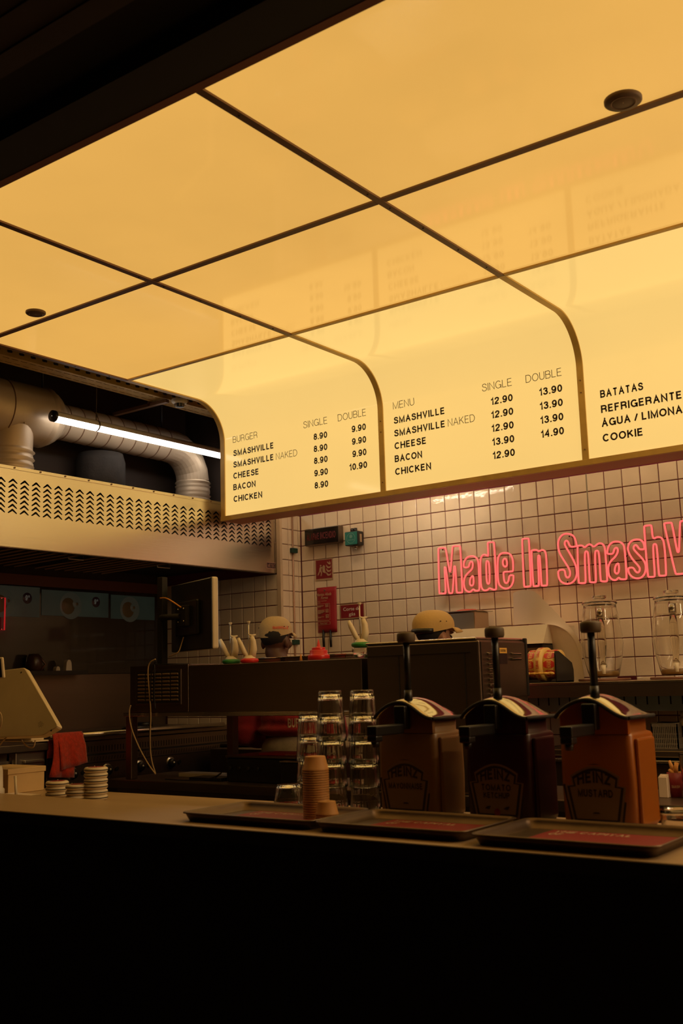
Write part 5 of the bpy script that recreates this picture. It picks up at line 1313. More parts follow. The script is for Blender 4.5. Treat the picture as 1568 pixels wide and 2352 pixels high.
# sheet-pan trays
def tray(x0, x1, y0, y1, label, tilt=0):
    t = thing('serving_tray', label, 'tray', ((x0 + x1) / 2, (y0 + y1) / 2, 1.0505), 'aluminium trays on the counter ledge')
    b = B(); cx, cy = (x0 + x1) / 2, (y0 + y1) / 2; hx, hy = (x1 - x0) / 2, (y1 - y0) / 2
    def ring(ins, z, r=.03, n=4):
        pts = []
        for sx, sy, a0 in ((1, 1, 0), (-1, 1, 90), (-1, -1, 180), (1, -1, 270)):
            for k in range(n + 1):
                a = math.radians(a0 + 90 * k / n); rr = max(.004, r - ins * .5)
                pts.append((cx + sx * (hx - ins - rr) + rr * math.cos(a), cy + sy * (hy - ins - rr) + rr * math.sin(a), z))
        return [b.bm.verts.new(p) for p in pts]
    rings = [ring(.016, 1.0512), ring(.008, 1.068), ring(.006, 1.0725), ring(0, 1.0735), ring(0, 1.0765), ring(.003, 1.078), ring(.006, 1.0765), ring(.010, 1.070), ring(.019, 1.0530)]
    for r0, r1 in zip(rings, rings[1:]):
        n = len(r0)
        for i in range(n):
            f = b.bm.faces.new((r0[i], r0[(i + 1) % n], r1[(i + 1) % n], r1[i])); f.smooth = True
    b.bm.faces.new(list(reversed(rings[0]))); b.bm.faces.new(rings[-1])
    b.done('tray_body', M['alu'], t)
    pmt = thing('placemat', 'red printed paper placemat in the ' + {1: 'left', 2: 'middle', 3: 'right'}[1 + (x0 > 1.3) + (x0 > 1.8)] + ' aluminium tray', 'placemat', (cx, cy, 1.0535))
    m = 0.026; xa, xb, ya_, yb_ = x0 + m + .06, x1 - m, y0 + m, y1 - m
    box_obj('sheet', M['red_mat'], pmt, xa, ya_, 1.0533, xb, yb_, 1.0538)
    text_plane('mat_text', 'THE CAPITAL', (xa + .02, yb_ - .045, 1.0543), (xa + .22, yb_ - .045, 1.0543), (0, .028, 0), M['label_cream'], pmt, .015)
    text_plane('mat_text', 'OF', (xa + .02, yb_ - .085, 1.0543), (xa + .055, yb_ - .085, 1.0543), (0, .028, 0), M['label_cream'], pmt, .015)
    return t
tray(1.022, 1.520, -3.035, -2.735, 'aluminium tray holding portion cups, left of three on the ledge')
tray(1.527, 1.998, -3.040, -2.735, 'empty aluminium tray in the middle of three on the ledge')
tray(2.020, 2.490, -3.060, -2.735, 'empty aluminium tray, right of three on the ledge')

# portion cups
def cups(x, y, n, r, h, step, label, seed=0):
    t = thing('portion_cups', label, 'cups', (x, y, 1.0545))
    for k in range(n):
        z = 1.0545 + k * step
        b = B(); b.lathe((x, y, z), [(r, 0.0), (r, .003), (r * .97, .004), (r * .76, h - .002), (r * .74, h), (.001, h), (.001, h - .001), (r * .73, h - .0015), (r * .93, 0.004), (r * .97, 0)], 24)
        b.done('cup', M['cup'], t)
p = at(727, 1877, 2, 1.0545); q = at(750, 1884, 2, 1.0545); q = Vector((min(p.x + .10, 1.462), p.y - .064, 0))
cups(p.x, p.y, 21, .040, .040, .0068, 'tall stack of upturned translucent portion cups in the left tray')
cups(q.x, q.y, 4, .034, .036, .0068, 'short stack of upturned portion cups beside the tall stack')

# glass tumblers (upturned, nested)
def tumbler_mesh():
    r0, r1, h = .0495, .0385, .165
    b = B(); t = .003
    pr = [(r0, 0), (r0 + .001, .004), (r0, .008), (r0 - .001, .03), (r0 - .004, .07), (r1 + .003, .13), (r1, h - .016), (r1, h - .006), (r1 - .003, h), (.001, h - .002),
          (.001, h - .012), (r1 - .006, h - .014), (r1 - .004, .13), (r0 - .007, .07), (r0 - .004, .03), (r0 - .003, .002), (r0, 0)]
    b.lathe((0, 0, 0), pr, 60, rib=.02, nrib=20)
    bmesh.ops.recalc_face_normals(b.bm, faces=b.bm.faces)
    me = bpy.data.meshes.new('tumbler'); b.bm.to_mesh(me); b.bm.free(); me.materials.append(M['glass']); return me
TMB = tumbler_mesh()
def tumblers(px_, zoff, cnt, Y, labs):
    x = at(px_, 1745, 1, Y).x
    for k in range(cnt):
        o = bpy.data.objects.new('glass_tumbler', TMB); COL.objects.link(o); o.location = (x, Y, 1.0325 + k * .0735); o.rotation_euler = (0, 0, random.random())
        nth = {0: 'lowest', cnt - 1: 'topmost'}.get(k, ['', 'second', 'third', 'fourth'][k] + ' from the bottom')
        setp(o, f'upturned ribbed glass tumbler, {nth} in the {labs}', 'glass', 'ribbed glass tumblers')
tumblers(836, 0, 4, -2.47, 'stack touching the mayonnaise pump')
tumblers(762, 0, 4, -2.50, 'middle glass stack')
tumblers(714, 0, 3, -2.42, 'left partly hidden glass stack')
x = at(670, 1830, 1, -2.45).x - .012
o = bpy.data.objects.new('glass_tumbler', tumbler_mesh()); COL.objects.link(o); o.location = (x, -2.455, 1.0325 - .0); o.scale = (1.0, 1.0, .42)
setp(o, 'short upturned glass standing alone left of the glass stacks', 'glass', 'ribbed glass tumblers')

# condiment dispensers
def dispenser(xc, body, words, label, Yf=-2.575, wid=.208, dep=.178):
    t = thing('pump_dispenser', label, 'condiment dispenser', (xc, Yf + dep / 2, 1.0325))
    z0 = 1.033; zs = 1.285; ztop = 1.335
    b = B()
    # tapering body built from rounded rings
    def ring(hx, hy, cy, z, r=.018, n=4, xo=0):
        pts = []
        for sx, sy, a0 in ((1, 1, 0), (-1, 1, 90), (-1, -1, 180), (1, -1, 270)):
            for k in range(n + 1):
                a = math.radians(a0 + 90 * k / n)
                pts.append(b.bm.verts.new((xc + xo + sx * (hx - r) + r * math.cos(a), cy + sy * (hy - r) + r * math.sin(a), z)))
        return pts
    cy = Yf + dep / 2; hx, hy = wid / 2, dep / 2
    R_ = [ring(hx - .004, hy - .004, cy, z0), ring(hx, hy, cy, z0 + .006), ring(hx + .002, hy + .002, cy, z0 + .12), ring(hx, hy, cy, zs - .006), ring(hx - .004, hy - .004, cy, zs),
          ring(hx - .012, hy - .014, cy, zs + .004), ring(hx - .012, hy - .014, cy, ztop)]
    for r0, r1 in zip(R_, R_[1:]):
        n = len(r0)
        for i in range(n):
            f = b.bm.faces.new((r0[i], r0[(i + 1) % n], r1[(i + 1) % n], r1[i])); f.smooth = True
    b.bm.faces.new(list(reversed(R_[0]))); b.bm.faces.new(R_[-1])
    bo = b.done('jug_body', M[body], t)
    # arched face plate rising to the lid
    arch = lambda u: .050 * (math.cos((u + .1) / .9 * PI / 2 * .995) ** .72 if u < -.1 else .5 * (1 + math.cos(PI * (u + .1) / 1.1)))
    N = 14
    poly = [(-1, -.0)] + [(-1 + 2 * k / N, arch(-1 + 2 * k / N)) for k in range(N + 1)] + [(1, -.0)]
    poly = [(-hx + .006, ztop - .05)] + [((hx - .006) * (-1 + 2 * k / N), ztop - .004 + arch(-1 + 2 * k / N) * .88) for k in range(N + 1)] + [(hx - .006, ztop - .05)]
    b = B(); b.prism(poly, lambda u, v: Vector((xc + u, Yf + .001, v)), lambda u, v: Vector((xc + u, Yf + .016, v))); b.done('arched_face', M[body], t)
    b = B(); b.box(xc + hx - .001, Yf + .02, z0 + .01, xc + hx + .012, Yf + dep - .03, zs - .012, bev=.006); b.done('side_grip', M[body], t)
    # lid: arch extruded to the back, domed and flaring
    b = B(); rows = []; NX = 18; NY = 10
    for j in range(NY + 1):
        v = j / NY; row = []
        for i in range(NX + 1):
            u = -1 + 2 * i / NX
            y = Yf - .010 + (dep + .016) * v
            ex = hx * 1.02 + .006 * math.sin(PI * v)
            z = ztop - .004 + arch(u) * (1 - .12 * v) + .014 * math.sin(PI * min(1, v * 1.1)) ** .7 * math.cos(u * PI / 2)
            row.append(b.bm.verts.new((xc + u * ex, y, z)))
        rows.append(row)
    for r0, r1 in zip(rows, rows[1:]):
        for i in range(NX):
            f = b.bm.faces.new((r0[i], r0[i + 1], r1[i + 1], r1[i])); f.smooth = True
    ld = b.done('lid', M['lid'], t); so = ld.modifiers.new('t', 'SOLIDIFY'); so.thickness = .008; so.offset = -1
    b = B(); pts = [(xc + hx * 1.02 * (-1 + 2 * k / 18), Yf - .012, ztop - .007 + arch(-1 + 2 * k / 18)) for k in range(19)]; b.tube(pts, .0055, 8)
    b.tube([(xc + hx * 1.02, Yf - .012, ztop - .007), (xc + hx * 1.03, Yf + dep * .5, ztop - .007), (xc + hx * 1.02, Yf + dep, ztop - .007)], .0055, 8); b.done('lid_edge', M['black_matte'], t)
    # pump
    xp = xc + .002; yp = Yf + .022; zl = ztop + .045
    b = B(); b.cyl((xp, yp, zl - .01), (xp, yp, zl + .035), .014, .0125, 18); b.cyl((xp, yp, zl + .035), (xp, yp, 1.575), .0105, .0105, 16); b.done('pump_rod', M['black'], t)
    b = B(); b.lathe((xp, yp, 1.572), [(.001, -.010), (.026, -.010), (.029, -.004), (.029, .014), (.026, .020), (.014, .0225), (.001, .0225)], 28); b.done('pump_knob', mat('brown_knob', (0.10, 0.065, 0.035), 0.6), t)
    b = B(); b.box(xp - .020, Yf - .035, ztop - .038, xp + .020, Yf - .001, zl - .012, bev=.004); b.done('pump_housing', M['black'], t)
    b = B(); b.box(xp - .018, Yf - .185, ztop - .050, xp + .018, Yf - .034, ztop - .020, bev=.004); b.box(xp - .017, Yf - .185, ztop - .066, xp + .017, Yf - .150, ztop - .048, bev=.004); b.cyl((xp, Yf - .167, ztop - .082), (xp, Yf - .167, ztop - .064), .010, .013, 14)
    b.done('spout_arm', M['black'], t)
    # keystone label
    def key(s):
        w1, w2, w3, wb = .060, .060, .074, .058; h = .125
        pts = [(-wb, 0), (-w3, .082), (-w1 + .004, .084), (-w1 - .0, .104)]
        pts += [(-w1 + 2 * w1 * k / 8, .104 + .022 * math.sin(PI * k / 8)) for k in range(9)]
        pts += [(w1 - .004, .084), (w3, .082), (wb, 0)]
        return [(x_ * 1.27 * s, (.06 + (z_ - .06) * s) * 1.3) for x_, z_ in pts]
    zl0 = 1.042
    kk = [key(1.0), key(.93), key(.86)]
    par = None
    for q, (mm2, yy) in enumerate(((M['ink'], -.0012), (M['label_jug'], -.0020), (M['ink'], -.0028))):
        b = B(); b.prism(kk[q], lambda u, v: Vector((xc - .005 + u, Yf + yy, zl0 + v)), lambda u, v: Vector((xc - .005 + u, Yf + yy + .002, zl0 + v)))
        o = b.done('label' if q == 0 else 'label_ring', mm2, t if q == 0 else par)
        if q == 0: par = o
    b = B(); b.prism(key(.78), lambda u, v: Vector((xc - .005 + u, Yf - .0036, zl0 + v)), lambda u, v: Vector((xc - .005 + u, Yf - .0026, zl0 + v))); b.done('label_field', M['label_jug'], par)
    yt = Yf - .0042; x_ = xc - .005
    text_on('label_text', 'HEINZ', lambda u, v: Vector((x_ - .050 + .100 * u, yt, zl0 + .106 + .008 * math.sin(PI * u) + .030 * v)), M['ink'], par, .02)
    for s, w_, z_, h_ in words: text_plane('label_text', s, (x_ - w_ / 2, yt, zl0 + z_), (x_ + w_ / 2, yt, zl0 + z_), (0, 0, h_), M['ink'], par, .018)
    b = B()
    if body == 'ketchup':
        b.lathe((x_, yt + .001, zl0 + .022), [(.001, -.0004), (.010, -.0004), (.011, 0)], 18, axis='y'); b.done('tomato_print', M['red_sign'], par)
        b = B()
        for sx in (-1, 1): b.prism([(sx * .030 + a_[0], .034 + a_[1]) for a_ in ((-.009, -.002), (0, .004), (.010, .005), (.004, -.005))], lambda u, v: Vector((x_ + u, yt, zl0 + v)), lambda u, v: Vector((x_ + u, yt + .001, zl0 + v)))
        b.done('leaf_print', M['ink'], par)
    else:
        b.prism([(-.011, .032), (-.006, .036), (.006, .036), (.011, .032)], lambda u, v: Vector((x_ + u, yt, zl0 + v)), lambda u, v: Vector((x_ + u, yt + .001, zl0 + v))); b.done('label_mark', M['ink'], par)
    return t
dispenser(1.538, 'mayo', [('MAYONNAISE', .122, .076, .018)], 'mayonnaise pump dispenser, left of three behind the trays')
dispenser(1.850, 'ketchup', [('TOMATO', .094, .082, .018), ('KETCHUP', .084, .061, .016)], 'dark tomato ketchup pump dispenser, middle of three')
dispenser(2.152, 'mustard', [('MUSTARD', .100, .076, .020)], 'orange mustard pump dispenser, right of three')

# glass jar at the right edge of the counter
p = at(1545, 1880, 1, -2.66)
b = B(); b.lathe((p.x + .02, -2.66, 1.0515 - .0185), [(.001, .0), (.038, 0), (.044, .006), (.046, .03), (.050, .05), (.047, .060), (.050, .064), (.050, .072), (.046, .076), (.044, .06), (.046, .048), (.042, .03), (.040, .010), (.001, .006)], 36)
o = b.done('glass_jar', M['glass'], None); setp(o, 'low clear glass jar right of the mustard dispenser', 'jar')

# pagers
def pager_mesh_parts():
    b = B(); b.lathe((0, 0, 0), [(.001, .0), (.038, 0), (.0425, .004), (.0445, .009), (.0445, .0115)], 32); low = b
    me1 = bpy.data.meshes.new('pager_base'); bmesh.ops.recalc_face_normals(b.bm, faces=b.bm.faces); b.bm.to_mesh(me1); b.bm.free(); me1.materials.append(M['cream'])
    b = B(); b.lathe((0, 0, 0), [(.0440, .0105), (.0456, .0108), (.0456, .0140), (.0440, .0143)], 32)
    me2 = bpy.data.meshes.new('pager_band'); b.bm.to_mesh(me2); b.bm.free(); me2.materials.append(M['black'])
    b = B(); b.lathe((0, 0, 0), [(.0445, .0135), (.0445, .017), (.0425, .0215), (.038, .0245), (.001, .0245)], 32)
    me3 = bpy.data.meshes.new('pager_cover'); bmesh.ops.recalc_face_normals(b.bm, faces=b.bm.faces); b.bm.to_mesh(me3); b.bm.free(); me3.materials.append(M['cream'])
    b = B(); b.lathe((0, 0, 0), [(.001, .0252), (.030, .0252), (.031, .0246)], 28)
    me4 = bpy.data.meshes.new('pager_label'); b.bm.to_mesh(me4); b.bm.free(); me4.materials.append(M['red_sign'])
    b = B()
    for k in range(4):
        a = k * PI / 2 + .5; b.cyl((.034 * math.cos(a), .034 * math.sin(a), .0245), (.034 * math.cos(a), .034 * math.sin(a), .0275), .0018, seg=8)
    me5 = bpy.data.meshes.new('pager_pin'); b.bm.to_mesh(me5); b.bm.free(); me5.materials.append(M['chrome'])
    return me1, me2, me3, me4, me5
PG = pager_mesh_parts()
pgr = []
def pager_stack(px_, py_, n, lab, Y):
    p = at(px_, py_, 1, Y)
    for k in range(n):
        nth = 'topmost' if k == n - 1 else ('lowest' if k == 0 else ['', 'second', 'third', 'fourth', 'fifth', 'sixth', 'seventh'][k] + ' from the bottom')
        t = thing('guest_pager', f'round cream pager, {nth} in the {lab}', 'pager', (p.x, Y, 1.0325 + k * .0203), 'cream pagers stacked on the worktop')
        t.rotation_euler = (0, 0, random.random() * 3)
        for nm, me in zip(('pager_base', 'pager_band', 'pager_cover'), PG[:3]):
            o = bpy.data.objects.new(nm, me); COL.objects.link(o); o.parent = t; o.scale = (1, 1, .82)
        if k == n - 1:
            for nm, me in (('pager_label', PG[3]), ('contact_pin', PG[4])):
                o = bpy.data.objects.new(nm, me); COL.objects.link(o); o.parent = t; o.scale = (1, 1, .82)
pager_stack(220, 1815, 6, 'tall rightmost stack', -2.62)
pager_stack(178, 1825, 3, 'short middle stack', -2.66)
pager_stack(131, 1825, 3, 'short leftmost stack', -2.60)
for o in [o for o in bpy.data.objects if o.name.startswith('guest_pager')]: pass

# cream carton, POS terminal, straws at the left
p = at(88, 1810, 1, -2.47)
bxx = thing('carton_box', 'cream cardboard box with a lid at the left end of the counter', 'box', (p.x - .2, -2.5, 1.0325))
zt_ = at(90, 1760, 1, -2.47).z
box_obj('box_body', M['cream_box'], bxx, p.x - .24, -2.62, 1.0325, p.x, -2.44, zt_ - .022, bev=.002)
box_obj('box_lid', M['cream_box'], bxx, p.x - .245, -2.625, zt_ - .022, p.x + .004, -2.435, zt_, bev=.002)
p = at(36, 1820, 1, -2.68); q = at(35, 1783, 1, -2.66)
b = B(); b.cyl((p.x + .004, -2.68, 1.034), (q.x, -2.66, q.z), .0055, seg=10); o = b.done('straw', M['cream'], None); setp(o, 'cream stick standing before the cardboard box', 'stick')
p = at(0, 1800, 1, -2.70)
b = B(); b.lathe((p.x - .02, -2.70, 1.0325), [(.001, 0), (.03, 0), (.03, .03), (.024, .035), (.022, .10), (.018, .12), (.001, .121)], 20); o = b.done('white_bottle', M['white'], None); setp(o, 'small white bottle cut by the left edge of the picture', 'bottle')
o = box_obj('napkin', M['paper'], None, p.x - .05, -2.66, 1.0325, p.x + .13, -2.60, 1.0385); setp(o, 'small folded white paper lying by the cardboard box', 'napkin')

pos = thing('payment_terminal', 'cream tilted touchscreen terminal seen from behind at left', 'terminal', at(20, 1690, 1, -2.5))
YT = -2.48
def T(px_, py_, y): return at(px_, py_, 1, y)
# back face quad tilted: top leans away, bottom right nearest
quad = [T(-120, 1555, -2.50), T(57, 1533, -2.50), T(134, 1668, -2.62), T(98, 1689, -2.635), T(-120, 1700, -2.62)]
ctr = sum(quad, Vector()) / len(quad)
nn_ = (quad[1] - quad[0]).cross(quad[2] - quad[1]).normalized()
if nn_.dot(CAM - ctr) < 0: nn_ = -nn_
plane_d = nn_.dot(ctr)
def onp(p): return p + nn_ * (plane_d - nn_.dot(p))
quad = [onp(q) for q in quad]
rq = []
n = len(quad)
for i in range(n):
    a_, b_, c_ = quad[i - 1], quad[i], quad[(i + 1) % n]; r_ = .012
    rq += [b_ + (a_ - b_).normalized() * r_, b_ + (a_ - b_).normalized() * r_ * .3 + (c_ - b_).normalized() * r_ * .3, b_ + (c_ - b_).normalized() * r_]
b = B(); va = [b.bm.verts.new(q) for q in rq]; vb = [b.bm.verts.new(q - nn_ * .022) for q in rq]; cc = ctr
vc = [b.bm.verts.new(q + (cc - q).normalized() * .004 + nn_ * .003) for q in rq]
m3 = len(rq)
for i in range(m3):
    b.bm.faces.new((va[i], va[(i + 1) % m3], vb[(i + 1) % m3], vb[i])); b.bm.faces.new((va[i], va[(i + 1) % m3], vc[(i + 1) % m3], vc[i]))
b.bm.faces.new(vc); b.bm.faces.new(list(reversed(vb))); b.done('back_shell', M['cream'], pos)
b = B()
for (x, y) in ((49, 1545), (118, 1678)):
    q = onp(T(x, y, -2.55)) ; 
    # project pixel ray onto terminal plane
def raypl(x, y, off=.0035):
    v = R2 * ((x - 784) / F) + U2 * (-(y - 1176) / F) + fwd; t = (plane_d + off - nn_.dot(CAM)) / nn_.dot(v); return CAM + v * t
for (x, y) in ((49, 1545), (118, 1678)): b.cyl(raypl(x, y, .002), raypl(x, y, .002) + nn_ * .002, .004, seg=10)
b.done('screw_hole', M['black'], pos)
b = B()
for k in range(16):
    a = k * 2.4; r_ = 1.8 * math.sqrt(k + .5); q = raypl(94 + r_ * math.cos(a), 1664 + r_ * math.sin(a), .003); b.cyl(q, q + nn_ * .0012, .0011, seg=6)
b.done('speaker_holes', M['black'], pos)
b = B(); q = raypl(10, 1550, .003); q2 = raypl(3, 1550, .003); b.cyl(q2, q, .003, seg=6); b.done('slot', M['brass_dark'], pos)
xa = T(-100, 1690, -2.56).x; xb = T(83, 1690, -2.56).x; z1_ = T(60, 1668, -2.56).z; z0_ = T(60, 1700, -2.56).z
box_obj('rear_bracket', M['cream'], pos, xa - .05, -2.585, z0_, xb, -2.52, z1_, bev=.003)
box_obj('bracket_lip', M['cream'], pos, xa, -2.60, z0_ - .005, xb + .03, -2.52, z0_, bev=.001)
b = B(); b.box(xa - .02, -2.57, 1.036, xa + .04, -2.53, z0_ - .004, bev=.006); b.done('stand', M['cream'], pos)
b = B(); b.box(xa - .12, -2.62, 1.0325, xa + .06, -2.44, 1.0375, bev=.002); b.done('foot', M['cream'], pos)
b = B(); b.tube(chaikin([T(50, 1700, -2.60), T(62, 1716, -2.60), T(78, 1718, -2.60), T(81, 1700, -2.60)], 2, False), .003, 6)
b.tube(chaikin([T(-10, 1630, -2.66), T(5, 1640, -2.66), T(3, 1672, -2.66), T(-12, 1680, -2.66)], 2, False), .003, 6)
b.tube(chaikin([T(20, 1690, -2.62), T(8, 1700, -2.63), T(-8, 1722, -2.64)], 2, False), .003, 6); b.done('cable', M['cable_tan'], pos)
ed = thing('customer_display', 'narrow pale edge of a second display at the left edge', 'display', T(2, 1540, -2.68))
mtx = Matrix.Translation(T(0, 1510, -2.72)) @ Matrix.Rotation(.5, 4, 'Z') @ Matrix.Rotation(-.12, 4, 'Y')
b = B(); b.box(-.20, -.004, -.085, .012, .012, .0, bev=.005, mtx=mtx); b.done('display_shell', M['cream'], ed)
b = B(); b.box(-.19, -.006, -.08, .004, -.004, -.006, mtx=mtx); b.done('display_glass', M['black'], ed)
b = B(); b.cyl(mtx @ Vector((-.10, .004, -.08)), T(-60, 1690, -2.60), .008, seg=8); b.done('display_stem', M['cream'], ed)

# ================================================================== RIGHT BACK COUNTER (seen right of the mustard)
rc = thing('back_worktop', 'stainless back worktop with stepped edges at the right below the shelf', 'worktop', (1.9, -0.5, 0))
zc1 = at(1540, 1722, 1, -0.55).z
box_obj('worktop', M['steel_dark'], rc, 1.0, -0.62, zc1 - .03, 3.2, -0.008, zc1, bev=.004)
box_obj('front_edge', M['steel'], rc, 1.0, -0.66, zc1 - .055, 3.2, -0.62, zc1 - .040, bev=.003)
box_obj('lower_cabinet', M['steel_dark'], rc, 1.0, -0.64, 0.0, 3.2, -0.02, zc1 - .06)
bk = thing('plastic_basket', 'grey slotted plastic basket on the back worktop', 'basket', at(1530, 1720, 1, -.45))
xa = at(1497, 1690, 1, -.50).x; xb = at(1556, 1690, 1, -.50).x; zt_ = at(1530, 1662, 1, -.5).z; zb_ = zc1 + .0005
b = B()
rows_ = [(.03, .16), (.22, .36), (.42, .56), (.62, .86)]
def wallb(p0, p1):
    d = p1 - p0; n = int(d.length / .0085)
    for k in range(n + 1):
        q = p0 + d * (k / n); b.box(q.x - .0022, q.y - .0022, zb_, q.x + .0022, q.y + .0022, zt_)
    for v0, v1 in ((0, .04), (.17, .21), (.37, .41), (.57, .61), (.87, 1.0)):
        mnx, mxx = min(p0.x, p1.x) - .0018, max(p0.x, p1.x) + .0018; mny, mxy = min(p0.y, p1.y) - .0018, max(p0.y, p1.y) + .0018
        b.box(mnx, mny, zb_ + (zt_ - zb_) * v0, mxx, mxy, zb_ + (zt_ - zb_) * v1)
c0, c1, c2, c3 = Vector((xa, -.50, 0)), Vector((xb, -.50, 0)), Vector((xb, -.36, 0)), Vector((xa, -.36, 0))
for a_, c_ in ((c0, c1), (c1, c2), (c3, c2), (c0, c3)): wallb(a_, c_)
b.done('basket_wall', M['basket'], bk)
b = B(); b.tube([(xa, -.50, zt_), (xb, -.50, zt_), (xb, -.36, zt_), (xa, -.36, zt_)], .004, 6, closed=True); b.done('basket_rim', M['basket'], bk)
p = at(1567, 1690, 1, -.42)
ca = thing('drink_carton', 'tall pale bottle with printed label cut by the right edge', 'bottle', (p.x, -.42, zc1))
b = B(); b.lathe((p.x + .02, -.42, zc1 + .001), [(.001, 0), (.028, 0), (.028, .12), (.02, .14), (.001, .142)], 20); b.done('bottle_body', M['cream'], ca)
b = B(); b.lathe((p.x + .02, -.42, zc1 + .001), [(.018, .142), (.021, .143), (.021, .165), (.001, .166)], 16); b.done('bottle_cap', M['white'], ca)
b = B(); b.lathe((p.x + .02, -.42, zc1 + .001), [(.0285, .05), (.0285, .10)], 20); b.done('bottle_label', M['ink'], ca)
# items on the prep bench at right, seen below
zbn = .9755
def low(px_, Y): return at(px_, 1800, 1, Y).x
YB = -1.30
xx = low(1526, YB); zt_ = at(1526, 1778, 1, YB).z
ns = thing('napkin_stack', 'white folded napkin stack beside the red snack cup', 'napkins', (xx, YB, zbn))
for k in range(5):
    b = B(); b.box(xx - .014, YB - .03 + k * .011, zbn, xx + .02, YB - .022 + k * .011, zt_ - .004 * abs(k - 2), bev=.002); b.done('napkin', M['paper'], ns)
xx2 = low(1546, YB + .02); zt2 = at(1546, 1775, 1, YB).z
fc = thing('snack_cup', 'red paper cup of fried chicken strips at the right edge', 'snack cup', (xx2, YB, zbn))
b = B(); b.lathe((xx2 + .008, YB + .02, zbn), [(.001, 0), (.022, 0), (.030, zt2 - zbn), (.028, zt2 - zbn), (.020, .004), (.001, .004)], 24); cpb = b.done('paper_cup', M['red_sign'], fc)
dd = (CAM - Vector((xx2 + .008, YB + .02, 0))); dd.z = 0; dd.normalize(); tt = Vector((-dd.y, dd.x, 0))
cq = Vector((xx2 + .008, YB + .02, (zbn + zt2) / 2 - .01))
text_on('cup_text', 'SMASH', lambda u, v: cq + tt * ((u - .5) * .030) + dd * (.0265 + .0055 * (1 - (2 * u - 1) ** 2)) + Vector((0, 0, .010 * v)), M['label_cream'], cpb, .01)
for k, (a_, l_) in enumerate(((-.6, .055), (.1, .04), (.7, .05), (1.6, .04), (-1.3, .045))):
    q = Vector((xx2 + .008 + .006 * math.sin(k * 2), YB + .02 + .006 * math.cos(k * 2), zt2 - .012)); e_ = q + tt * (.6 * l_ * math.sin(a_)) + Vector((0, 0, l_ * abs(math.cos(a_)) + .01))
    b = B(); b.tube([q, q.lerp(e_, .5) + dd * .004, e_], [.008, .009, .005], 8); b.done('chicken_strip', M['fries'], fc)
xx3 = low(1588, YB); b = B(); b.lathe((xx3, YB, zbn), [(.001, 0), (.028, 0), (.040, .16), (.042, .163), (.038, .16), (.027, .004), (.001, .004)], 28); o = b.done('clear_cup', M['glass_frost'], None); setp(o, 'tall clear plastic cup cut by the right edge below the worktop', 'cup')

